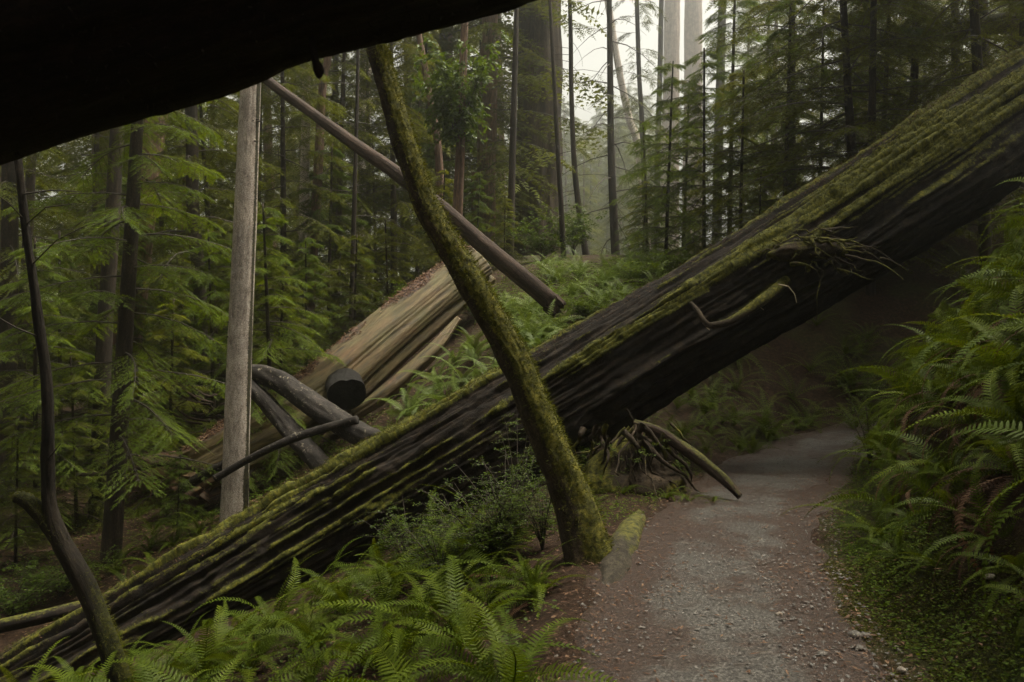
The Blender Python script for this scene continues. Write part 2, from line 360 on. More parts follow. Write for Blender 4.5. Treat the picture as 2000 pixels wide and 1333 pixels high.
# front left slope
CP += [(-.4, 3, -.3), (-.9, 4, -.6), (-2, 4.5, -1.0), (-4, 5, -1.5), (-6, 6, -2.1), (-1, 1, -.3), (-3, 1, -1.0), (-7, 1, -2.2), (-1, -4, -.2), (-5, -4, -1.5), (.25, 5.9, -.05), (-.3, 6.6, -.35), (-1.2, 7.5, -.7), (-.2, 8.6, -.3),
       (-2.5, 8, -1.3), (-4, 8.5, -1.8), (-6, 9, -2.4), (-9, 9, -3), (-1.5, 10.5, -.5), (-3.5, 11, -1.3), (.2, 11.5, .1)]+[tuple(P(*q)) for q in ((560, 945, 15), (440, 1005, 14.4), (640, 895, 14.6), (480, 935, 17), (390, 965, 16.5), (610, 870, 17.5))]
# far field
CP += [(3, 32, 2.6), (4.5, 42, .5), (7, 60, -3), (12, 100, -2), (20, 180, 10), (30, 420, 45), (-8, 45, .8), (-20, 40, -2.2), (-45, 40, -4), (-20, 80, -3), (-60, 120, -6), (-200, 420, -15), (-200, 100, -16), (-420, 200, -25),
       (18, 30, 7), (30, 45, 9), (50, 90, 10), (120, 60, 26), (260, 200, 34), (420, 420, 40), (420, 0, 55), (60, 0, 20), (-60, -20, -8), (-420, -40, -40), (0, -30, 2), (100, -40, 30)]
CP = np.array(CP)
_d = np.linalg.norm(CP[:, None, :2]-CP[None, :, :2], axis=-1); n = len(CP)
A = np.zeros((n+3, n+3)); A[:n, :n] = _d-np.eye(n)*.12; A[:n, n] = A[n, :n] = 1; A[:n, n+1:] = CP[:, :2]; A[n+1:, :n] = CP[:, :2].T
WR = np.linalg.solve(A, np.concatenate([CP[:, 2], np.zeros(3)]))
def height(x, y):
    x, y = np.broadcast_arrays(np.asarray(x, float), np.asarray(y, float)); sh = x.shape; q = np.stack([x.ravel(), y.ravel()], -1); o = np.empty(len(q))
    for a in range(0, len(q), 20000):
        b = q[a:a+20000]; o[a:a+20000] = np.linalg.norm(b[:, None]-CP[None, :, :2], axis=-1)@WR[:n]+WR[n]+b@WR[n+1:]
    o = o.reshape(sh); pd, pz = path_dist(x, y); ad = np.abs(pd)
    k = np.clip((ad-HALF)/.45, 0, 1); k = k*k*(3-2*k)
    o = pz*(1-k)+o*k
    bump = .10*fbm(x*.9, y*.9, 3.3)+.03*fbm(x*4, y*4, 1.1)
    return o+bump*k
def hz(x, y):
    """ground height read off the ground grid"""
    a = min(max(int(np.searchsorted(gx, x))-1, 0), nx-2); b = min(max(int(np.searchsorted(gy, y))-1, 0), ny-2)
    u = (x-gx[a])/(gx[a+1]-gx[a]); v = (y-gy[b])/(gy[b+1]-gy[b])
    return float((GZ[b, a]*(1-u)+GZ[b, a+1]*u)*(1-v)+(GZ[b+1, a]*(1-u)+GZ[b+1, a+1]*u)*v)

def axis(lo, a, b, hi, step):
    v = [a]
    s = step
    while v[-1] > lo: s *= 1.13; v.append(v[-1]-s)
    left = v[::-1]; mid = list(np.arange(a+step, b, step)); v = [b]; s = step
    while v[-1] < hi: s *= 1.13; v.append(v[-1]+s)
    return np.array(left+mid+v)
gx = axis(-430, -8, 9, 430, .12); gy = axis(-40, .5, 19, 440, .12)
GX, GY = np.meshgrid(gx, gy); GZ = height(GX, GY)
nx, ny = len(gx), len(gy); i = np.arange(ny-1)[:, None]*nx; j = np.arange(nx-1)[None]
gF = np.stack([i+j, i+j+1, i+nx+j+1, i+nx+j], -1).reshape(-1, 4)
pdg, _ = path_dist(GX, GY)
green = np.where(pdg > .7, .12, 0)*np.exp(-((pdg-1.15)/.5)**2)*1.6 + np.where((GY > 12) & (GX > -1), .08, 0) - np.where((GX < -2.5) & (GY > 14), .12, 0)
gV = np.stack([GX, GY, GZ], -1).reshape(-1, 3)
tag(obj('ground', mesh('ground', gV, gF, {'green': green.ravel()}, GROUND, True)), kind='structure')

# path sheet, edges dipping under the ground
nt_ = 46; ts = np.linspace(-1.12, 1.12, nt_); rows = resample(np.hstack([PXY, PZ[:, None]]), 620)
RT = norm(np.gradient(rows[:, :2], axis=0)); RN = np.stack([RT[:, 1], -RT[:, 0]], -1)
wob = HALF*(1+.12*noise(np.arange(620)*.09, 0, 0))
X = rows[:, 0][:, None]+RN[:, 0][:, None]*ts*wob[:, None]; Y = rows[:, 1][:, None]+RN[:, 1][:, None]*ts*wob[:, None]
base = height(X, Y); e = np.abs(ts)[None]+.12*fbm(X*3, Y*3, 2.2)
Z = base+.018+.012*fbm(X*5, Y*5, 9)+.02*fbm(X*1.2, Y*1.2, 4)*(e < .9)-np.clip((e-.86)/.2, 0, 1)**1.5*.075
i = np.arange(619)[:, None]*nt_; j = np.arange(nt_-1)[None]
pF = np.stack([i+j, i+j+1, i+nt_+j+1, i+nt_+j], -1).reshape(-1, 4)
edge = np.clip((e-.35)/.5, 0, 1)+.5*np.exp(-((X-.95)**2/.35+(Y-6.3)**2/1.2))
tag(obj('path', mesh('path', np.stack([X, Y, Z], -1).reshape(-1, 3), pF, {'edge': edge.ravel()}, PATHM, True)), kind='structure')

# ------------------------------------------------------------------ foliage templates
def feather(n):
    V = []
    for k in range(n):
        t = .04+.9*k/n; ln = .17*math.sin(math.pi*min(1, .18+.82*(k+.5)/n))**.7+.05; wd = .5/n
        for s in (-1, 1):
            V += [(t, 0, 0), (t+wd, 0, 0), (t+.55*ln+.02, s*ln, -.03)]
    V += [(.88, -.035, 0), (.88, .035, 0), (1.08, 0, -.02)]
    V = np.array(V, float); return V, np.arange(len(V)).reshape(-1, 3)
FE9, FE6, FE3 = feather(5), feather(4), feather(3)
LEAF = (np.array([(0, 0, 0), (.45, .22, .04), (1, 0, -.06), (.45, -.22, .04)], float), np.array([(0, 2, 1), (0, 3, 2)]))
BLADE = (np.array([(0, -.12, 0), (0, .12, 0), (1, 0, 0)], float), np.array([(0, 1, 2)]))

def sticks(polys, sides=3):
    """list of (pts(n,3), r0, r1) -> joined thin tubes, built in batches of equal length"""
    by = {}
    for p, r0, r1 in polys: by.setdefault(len(p), []).append((p, r0, r1))
    out = []
    for n_, L_ in by.items():
        C = np.array([q[0] for q in L_], float); r0 = np.array([q[1] for q in L_]); r1 = np.array([q[2] for q in L_]); m_ = len(L_)
        R = r0[:, None]+(r1-r0)[:, None]*np.linspace(0, 1, n_)[None]
        T = norm(np.gradient(C, axis=1) if n_ > 2 else np.repeat((C[:, 1:]-C[:, :1]), 2, 1))
        ref = np.where(np.abs(T[:, :1, 2:3]) < .85, np.array([0, 0, 1.]), np.array([1., 0, 0])); B = norm(np.cross(T, ref)); U = np.cross(B, T)
        th = np.linspace(0, 2*np.pi, sides, endpoint=False); D = np.cos(th)[:, None]*U[:, :, None]+np.sin(th)[:, None]*B[:, :, None]
        V = (C[:, :, None]+D*R[:, :, None, None]).reshape(-1, 3)
        i = np.arange(m_)[:, None, None]*n_*sides+np.arange(n_-1)[None, :, None]*sides; j = np.arange(sides)[None, None]; j2 = (j+1) % sides
        Fq = np.stack([i+j, i+j2, i+sides+j2, i+sides+j], -1).reshape(-1, 4)
        out.append((V, Fq, {'bc': V.copy()}))
    return joinm(out)

def stick_parts(name, polys, root, rv, mat=None):
    for q in polys:
        V, f, a = sticks([q], 4); a['rnd'] = np.full(len(V), rv); obj(name, mesh(name, V, f, a, mat or TWIG), root)

def conifer_crown(seed, H, z0, nb, Lmax, droop=.35, rise=.15, tw=.22, ntw=5, nbl=9, fe=FE6, minL=.35, shape=.75, side=None, sparse=0., bare=0.):
    """returns foliage (V,F,attrs) and twig wood (V,F,attrs), trunk base at the origin"""
    r = np.random.default_rng(seed); pos, dirs, ups, scl = [], [], [], []; wood = []
    for b in range(nb):
        u = (b+r.random())/nb; z = z0+(H-z0)*u
        L = (Lmax*(1-u)**shape*(.55+.45*r.random())+minL)
        az = b*2.39996+r.normal()*.35
        if side is not None and r.random() < .6: az = side+r.normal()*.7
        fw = np.array([math.cos(az), math.sin(az), 0]); sd_ = np.array([-fw[1], fw[0], 0])
        rs, dr = rise+r.normal()*.1, droop*(.7+.6*r.random()); bend = r.normal()*.15
        f = lambda t: np.array([0, 0, z])+fw*(L*t)+sd_*(L*bend*t*t)+np.array([0, 0, 1])*(L*(rs*t-dr*t*t))
        wood.append((np.array([f(t) for t in np.linspace(0, 1, 5)]), .006+.008*L, .003))
        if r.random() < bare: continue
        m = max(4, int(nbl*(.5+.5*L/Lmax)))
        for k in range(m):
            t = .16+.84*(k+.5*r.random())/m
            if r.random() < sparse: continue
            for s in (-1, 1):
                c = f(t); l = L*.36*(1.05-.7*t)*(.7+.5*r.random())+.06
                ph = .95+r.normal()*.15
                slope = rs-2*dr*t
                d = fw*math.cos(ph)+sd_*(s*math.sin(ph))+np.array([0, 0, slope*.7-.18+r.normal()*.08]); d /= np.linalg.norm(d)
                sdv = np.cross(np.array([0, 0, 1.]), d)
                q = np.linspace(.12, 1, ntw); pp = c+d*(l*q)[:, None]+np.array([0, 0, -1.])*(l*.22*q*q)[:, None]
                for sg in (-1, 1):
                    dd = d*.75+sdv*(sg*.66)+np.array([0, 0, -.12])+r.normal(size=(ntw, 3))*.12
                    pos.append(pp); dirs.append(dd); ups.append(np.array([0, 0, 1.])+r.normal(size=(ntw, 3))*.22); scl.append(tw*(1.15-.45*q)*(.75+.5*r.random(ntw)))
                pos.append(pp[-1:]); dirs.append((d+[0, 0, -.25])[None]); ups.append(np.array([[0, 0, 1.]])); scl.append(np.array([tw]))
                if l > .25: wood.append((np.vstack([c, pp[-1]]), .005, .002))
    pos, dirs, ups, scl = map(np.concatenate, (pos, dirs, ups, scl))
    V, Ff, k = place(*fe, pos, dirs, ups, scl)
    rn = np.clip(r.random(len(pos))*.7+.3*np.clip(noise(pos[:, 0]*.8, pos[:, 1]*.8, pos[:, 2]*.8)+.5, 0, 1), 0, 1)
    W = sticks(wood)
    W[2]['rnd'] = np.repeat(.4, len(W[0]))
    return (V, Ff, {'rnd': np.repeat(rn, k)}), W

def shrub_crown(seed, H, R, nstem, leaf, nlv=9, nbr=9, arch=.5, droopy=0.):
    r = np.random.default_rng(seed); pos, dirs, ups, scl, wood = [], [], [], [], []
    for s in range(nstem):
        az = r.random()*6.283; h = H*(.55+.45*r.random()); o = R*(.2+.8*r.random())
        fw = np.array([math.cos(az), math.sin(az), 0])
        f = lambda t: fw*(o*t**1.5)+np.array([0, 0, h*(t-arch*.35*t*t)])+np.array([0, 0, 0])
        pts = np.array([f(t) for t in np.linspace(0, 1, 6)]); wood.append((pts, .004+.006*H, .002))
        for k in range(nbr):
            t = .25+.75*(k+r.random())/nbr; c = f(t); a2 = az+r.normal()*1.6; l = R*.5*(1.15-.6*t)*(.5+.6*r.random())
            d = np.array([math.cos(a2), math.sin(a2), .15-droopy+r.normal()*.2]); d /= np.linalg.norm(d); sv = norm(np.cross([0, 0, 1.], d))
            q = np.linspace(.1, 1, nlv); pp = c+d*(l*q)[:, None]-np.array([0, 0, 1.])*(l*(.1+droopy*.6)*q*q)[:, None]
            wood.append((np.vstack([c, pp[-1]]), .003, .0015))
            for sg in (-1, 1):
                pos.append(pp+r.normal(size=pp.shape)*leaf*.3); dirs.append(d*.6+sv*sg+r.normal(size=(nlv, 3))*.3-np.array([0, 0, droopy])); ups.append(np.array([0, 0, 1.])+r.normal(size=(nlv, 3))*.35); scl.append(leaf*(.6+.7*r.random(nlv)))
    pos, dirs, ups, scl = map(np.concatenate, (pos, dirs, ups, scl))
    V, Ff, k = place(*LEAF, pos, dirs, ups, scl, scl*1.1)
    W = sticks(wood); W[2]['rnd'] = np.repeat(.4, len(W[0]))
    return (V, Ff, {'rnd': np.repeat(r.random(len(pos)), k)}), W

def frond_mesh(name, seed, mat, L=1., e0=1.15, e1=-.55, n=30, wmax=.11, twist=.1, lod=0):
    """arched sword fern frond along +X, base at the origin"""
    r = np.random.default_rng(seed); m = 40
    t = np.linspace(0, 1, m); el = e0+(e1-e0)*t**1.15; yaw = twist*np.sin(t*3+seed)
    d = np.stack([np.cos(el)*np.cos(yaw), np.cos(el)*np.sin(yaw), np.sin(el)], -1)
    c = np.vstack([[0, 0, 0], np.cumsum((d[1:]+d[:-1])/2*(L/(m-1)), axis=0)])
    at = lambda q: np.stack([np.interp(q, t, c[:, k]) for k in range(3)], -1)
    V, Ft, rn = [], [], []
    qs = np.linspace(.1, .985, n); dq = (qs[1]-qs[0])
    for q in qs:
        u = (q-.1)/.885; wl = wmax*L*min(1, .5+2.4*u)*(1-u)**.75*(.9+.2*r.random())+.006
        a, b, tg = at(q-dq*(.31-lod)), at(q+dq*(.31-lod)), norm(at(q+.01)-at(q-.01))
        sv = norm(np.cross(tg, [0, 0, 1.])+1e-6); nv = np.cross(sv, tg)
        for s in (-1, 1):
            ax = norm(sv*s+tg*(.22+.35*u)+nv*(.22+r.normal()*.07)); tip_d = -nv*(.10+.08*r.random())*wl
            k = len(V); mid = (a+b)/2+ax*wl*.55; hw = (b-a)*.42
            V += [a, b, mid-hw, mid+hw, (a+b)/2+ax*wl+tip_d+tg*wl*.08]
            Ft += [(k, k+1, k+3), (k, k+3, k+2), (k+2, k+3, k+4)]
            rn += [np.clip(.35+.25*r.random()+.25*u, 0, 1)]*5
    k0 = len(V); rows_ = 9
    for q in np.linspace(0, 1, rows_):
        p0 = at(q); tg = norm(at(min(1, q+.01))-at(max(0, q-.01))); sv = norm(np.cross(tg, [0, 0, 1.])+1e-6); nv = np.cross(sv, tg); rr = .0048*L*(1.15-q)
        V += [p0+sv*rr, p0-sv*rr, p0+nv*rr*1.3]; rn += [.75]*3
    for q in range(rows_-1):
        for s in range(3):
            a0, b0 = k0+q*3+s, k0+q*3+(s+1) % 3
            Ft += [(a0, b0, b0+3), (a0, b0+3, a0+3)]
    return np.array(V), np.array(Ft), {'rnd': np.array(rn)}

FR = []
for k, (e0, e1, n_, wm) in enumerate([(1.25, -.45, 36, .098), (1.1, -.7, 34, .105), (.95, -.85, 34, .1), (1.3, -.15, 34, .092), (.8, -.6, 33, .105), (1.05, -1.0, 36, .094), (.62, -.75, 32, .108), (1.38, -.8, 34, .096)]):
    g = frond_mesh('frond', k+1, FROND, 1., e0, e1, n_, wm, .18)
    FR.append((g, mesh('frond', *g, FROND), mesh('frond_pale', *g, FROND_PALE)))
DFR = []
for k, (e0, e1) in enumerate([(.5, -1.3), (.2, -1.45), (.8, -1.5)]):
    g = frond_mesh('dead_frond', k+41, DEADF, .9, e0, e1, 36, .055, .45); DFR.append((g, mesh('dead_frond', *g, DEADF)))

def rot(rz, ry=0, rx=0):
    return np.array((Matrix.Rotation(rz, 3, 'Z')@Matrix.Rotation(ry, 3, 'Y')@Matrix.Rotation(rx, 3, 'X')))
# joined ferns for the far slopes
FARF = {}
FFR = [frond_mesh('frond', k+80, None, 1., e0, e1, 21, .105, .2, .13) for k, (e0, e1) in enumerate([(1.25, -.45), (1.05, -.7), (.9, -.85), (1.3, -.2), (.75, -.65)])]
for tone, mt in (('green', FROND), ('pale', FROND_PALE)):
    for v in range(4):
        r = np.random.default_rng(60+v); parts = []
        for k in range(15):
            g = FFR[r.integers(len(FFR))]; M = rot(k*2.4+r.normal()*.2, r.normal()*.18, r.normal()*.2)*(.7+.45*r.random()); parts.append((g[0]@M.T, g[1], g[2]))
        FARF.setdefault(tone, []).append(mesh('fern', *joinm(parts), mt))
nfern = 0; MASS = []
def fern(x, y, size, label, group, nf=15, pale=False, dead=0, lean=0., parts=True, dz=0., mass=False):
    """one sword fern; lean tips it out of the slope"""
    global nfern; nfern += 1
    r = random.Random(nfern*13+5); z = hz(x, y)-.02+dz
    gxs = (hz(x+.3, y)-hz(x-.3, y))/.6; gys = (hz(x, y+.3)-hz(x, y-.3))/.6
    nrm = Vector((-gxs, -gys, 1)).normalized(); up = Vector((0, 0, 1)).lerp(nrm, .55).normalized()
    q = up.to_track_quat('Z', 'Y')@Matrix.Rotation(r.random()*6.283, 3, 'Z').to_quaternion()
    if mass:
        MASS.append((Matrix.Translation((x, y, z))@q.to_matrix().to_4x4()@Matrix.Scale(size, 4), nfern)); return None
    if not parts:
        o = obj('sword_fern', FARF['pale' if pale else 'green'][nfern % 4], None, (x, y, z)); o.scale = (size,)*3
        o.rotation_mode = 'QUATERNION'; o.rotation_quaternion = q; tag(o, label, 'fern', group); return o
    o = empty('sword_fern', (x, y, z), label, 'fern', group); o.rotation_mode = 'QUATERNION'; o.rotation_quaternion = q
    for k in range(nf):
        c = obj('frond', FR[r.randrange(len(FR))][2 if pale else 1], o)
        c.rotation_euler = (r.gauss(0, .32), r.gauss(0, .22), k*2.4+r.gauss(0, .4)); s = size*(.5+.62*r.random()); c.scale = (s, s*(.85+.35*r.random()), s*(.75+.45*r.random()))
    for k in range(dead):
        c = obj('dead_frond', DFR[r.randrange(3)][1], o); c['label'] = 'brown withered frond hanging down'
        c.rotation_euler = (r.gauss(0, .3), r.gauss(0, .2), r.random()*6.283); s = size*(.7+.4*r.random()); c.scale = (s, s, s)
    return o

# ------------------------------------------------------------------ trees
def bark_disp(amp, freq, seed, lon=.35, lump=.0):
    def f(TH, S, RR, D):
        a, b = np.cos(TH)*freq/6.283, np.sin(TH)*freq/6.283
        n1 = noise(a+.4*noise(a*.5, b*.5, S*.6+seed), b, S*lon+seed)
        return amp*(1-2*np.abs(n1))+amp*.4*noise(a*3, b*3, S*lon*5+seed)+lump*noise(np.cos(TH), np.sin(TH), S*.5+seed*3)
    return f

def trunk_pts(px, d, up=0., dtop=0.):
    """px rows (x,y,width px) top to bottom at depth d -> (x,y,z,r) bottom to top, carried down to the ground and up by `up` metres"""
    dd = np.linspace(d+dtop, d, len(px))
    pts = [np.append(P(a, b, k), c/2/F*k) for (a, b, c), k in zip(px, dd)]
    if up: 
        v = pts[0]-pts[min(2, len(pts)-1)]; v = v/np.linalg.norm(v[:3]); t = pts[0]+v*up; t[3] = max(.02, pts[0][3]*.45); pts = [t]+pts
    b = pts[-1]; g = hz(b[0], b[1])
    if b[2] > g-.1:
        v = pts[-1]-pts[-2]; v = v/np.linalg.norm(v[:3]); k = min((b[2]-g+.25)/max(.3, -v[2]), 6); q = b+v*k; q[3] = b[3]*1.12; q[2] = min(q[2], hz(q[0], q[1])-.15); pts.append(q)
    return np.array(pts[::-1])

def flare(pts, amt=.3, hgt=.5):
    return pts

def trunk_tree(name, label, px, d, mat, up=8., nseg=14, nrow=40, amp=.012, freq=10, group=None, dtop=0., crown=None, leafm=NEEDLE, moss=None, dead=0, seed=0, cat='tree', lump=0., crown_z=None, deadlen=1.2, deadr=.012):
    pts = trunk_pts(px, d, up, dtop); base = pts[0, :3].copy(); loc = pts.copy(); loc[:, :3] -= base
    root = empty(name, base, label, cat, group)
    V, fs, at, info = tube(loc, nseg, nrow, bark_disp(amp, freq, seed+d, lump=lump))
    at['moss'] = np.zeros(len(V)) if moss is None else moss(V, at['bc'], info)
    obj('trunk', mesh('trunk', V, fs, at, mat, True), root)
    if dead:
        r = np.random.default_rng(seed+99); zz = loc[:, 2]; polys = []
        for k in range(dead):
            z = zz[-1]*(.08+.8*r.random()); c = np.array([np.interp(z, zz, loc[:, i_]) for i_ in range(3)]); az = r.random()*6.283; l = deadlen*(.4+.8*r.random()); c = c+np.array([math.cos(az), math.sin(az), 0])*np.interp(z, zz, loc[:, 3])*.9
            q = np.linspace(0, 1, 5)[:, None]; polys.append((c+np.array([math.cos(az), math.sin(az), 0])*l*q+np.array([0, 0, l])*(.1*q-(.45*r.random())*q*q)+r.normal(size=(5, 3))*.03*l*q, deadr, .004))
        stick_parts('dead_branch', polys, root, .35)
    if crown:
        kw = dict(crown); (V2, f2, a2), (V3, f3, a3) = conifer_crown(**kw)
        zz = loc[:, 2]
        for VV in (V2, V3):
            for k in (0, 1): VV[:, k] += np.interp(VV[:, 2], zz, loc[:, k])
        obj('crown', mesh('crown', V2, f2, a2, leafm), root); tag(obj('branches', mesh('branches', V3, f3, a3, TWIG), root), kind='stuff')
    return root

exec_order = []
# --- grey fir beside the big log
def grey_moss(V, bc, info): return np.clip(1.25-2.6*np.abs(np.arctan2(bc[:, 1], bc[:, 0])-1.35)+.35*noise(bc[:, 2]*1.3, 0, 2), 0, 1)
trunk_tree('fir_tree', 'straight grey trunk with pale bark rising behind the big mossy log', [(491, 150, 37), (480, 420, 41), (468, 700, 45), (460, 965, 51)], 12.5, GREYB, up=9, nseg=48, nrow=160, amp=.006, freq=36, lump=.014, dead=22, seed=3, deadlen=.09, moss=grey_moss, deadr=.014)

# --- leaning mossy trunk in front of the big log
def fuzz(name, V, bc, mossv, cnt, size, parent, seed, out=None, mat=MOSSL):
    """short moss blades standing on a surface (out = surface directions)"""
    r = np.random.default_rng(seed); p = np.clip(mossv, 0, 1)[:len(out)]; p = p/p.sum(); k = r.choice(len(out), cnt, p=p)
    d = out[k]+r.normal(size=(cnt, 3))*.55+np.array([0, 0, -.1]); pos = V[k]+r.normal(size=(cnt, 3))*.012
    VV, FF, kk = place(*BLADE, pos, d, r.normal(size=(cnt, 3)), size*(.5+r.random(cnt)), size*.9)
    return tag(obj(name, mesh(name, VV, FF, {'rnd': np.repeat(r.random(cnt), kk)}, mat), parent), kind='stuff')
px = [(715, 20, 30), (735, 99, 34), (767, 208, 39), (797, 302, 43), (836, 411, 47), (891, 505, 51), (945, 598, 55), (1000, 692, 58), (1039, 785, 62), (1078, 879, 66), (1117, 980, 72), (1140, 1062, 84)]
pts = trunk_pts(px, 5.9, 5, .5); base = pts[0, :3].copy(); loc = pts.copy(); loc[:, :3] -= base
lt = empty('leaning_tree', base, 'leaning moss covered trunk crossing in front of the big log beside the path', 'tree')
def ld(TH, S, RR, D): return .014*fbm(np.cos(TH)*1.5, np.sin(TH)*1.5, S*2.2, 3)+.012*fbm(np.cos(TH)*5, np.sin(TH)*5, S*12, 2)+.035*np.clip(noise(np.cos(TH)*.9, np.sin(TH)*.9, S*1.6+4)-.35, 0, 1)+.10*np.exp(-S/.28)*(.5+1.3*noise(np.cos(TH)*1.6, np.sin(TH)*1.6, 5))
V, fs, at, info = tube(loc, 72, 420, ld)
Dn = info['D'].reshape(-1, 3); mo = np.clip(.55+.45*Dn[:, 0]+.3*Dn[:, 2]+.9*fbm(Dn[:, 0]*2, Dn[:, 1]*2, at['bc'][:len(Dn), 2]*1.5, 3), 0, 1)
at['moss'] = np.append(mo, [0, 0]); tk = obj('trunk', mesh('trunk', V, fs, at, MOSSB, True), lt)
fuzz('moss', V, at['bc'], mo**2+.02, 24000, .032, tk, 4, Dn)

# --- dark forked tree at the left edge
px = [(22, 180, 8.9), (34, 300, 11.1), (48, 430, 14.1), (72, 600, 17.0), (92, 760, 20.0), (93, 900, 22.9), (97, 985, 26.6), (118, 1055, 35.5), (165, 1140, 38.5), (205, 1240, 40.0), (238, 1335, 42.9)]
pts = trunk_pts(px, 6.4, 2.5); base = pts[0, :3].copy(); loc = pts.copy(); loc[:, :3] -= base
lf = empty('forked_tree', base, 'thin dark crooked tree with a mossy bent foot at the left edge', 'tree')
V, fs, at, info = tube(loc, 40, 260, lambda TH, S, RR, D: .007*fbm(np.cos(TH)*3, np.sin(TH)*3, S*6, 3)+.012*np.clip(noise(np.cos(TH), np.sin(TH), S*2), 0, 1))
Dn = info['D'].reshape(-1, 3); sm = at['bc'][:len(Dn), 2]
mo = np.clip((.35+.7*Dn[:, 0]+.3*Dn[:, 2]+.6*fbm(Dn[:, 0]*2, Dn[:, 1]*2, sm*2, 3))*np.clip(1.35-sm*.75, 0, .8), 0, 1)
at['moss'] = np.append(mo, [0, 0]); tk = obj('trunk', mesh('trunk', V, fs, at, FORKB, True), lf)
fuzz('moss', V, at['bc'], mo**2+.0005, 3500, .02, tk, 5, Dn)
st = np.array([np.append(P(a, b, 6.4), c/2/F*6.4) for a, b, c in [(122, 1065, 30), (95, 1025, 31), (62, 985, 30), (38, 972, 25), (28, 980, 10)]]); st[:, :3] -= base
V, fs, at, info = tube(st, 24, 40, lambda TH, S, RR, D: .006*fbm(np.cos(TH)*3, np.sin(TH)*3, S*8, 3))
Dn = info['D'].reshape(-1, 3); mo = np.clip(.2+.9*Dn[:, 2], 0, 1); at['moss'] = np.append(mo, [0, 0])
tk = obj('broken_limb', mesh('broken_limb', V, fs, at, FORKB, True), lf); fuzz('moss', V, at['bc'], mo+.01, 1500, .02, tk, 6, Dn)
tw = []
for a in ([(48, 430), (20, 400), (0, 385), (-30, 370)], [(60, 520), (110, 470), (170, 440)], [(42, 380), (100, 372), (160, 375)], [(92, 900), (108, 880), (118, 868)], [(80, 660), (30, 640), (-20, 610)], [(50, 440), (90, 405), (150, 398)]):
    tw.append((np.array([P(x, y, 6.4-.15*k) for k, (x, y) in enumerate(a)])-base, .008, .003))
stick_parts('twig', tw, lf, .3)

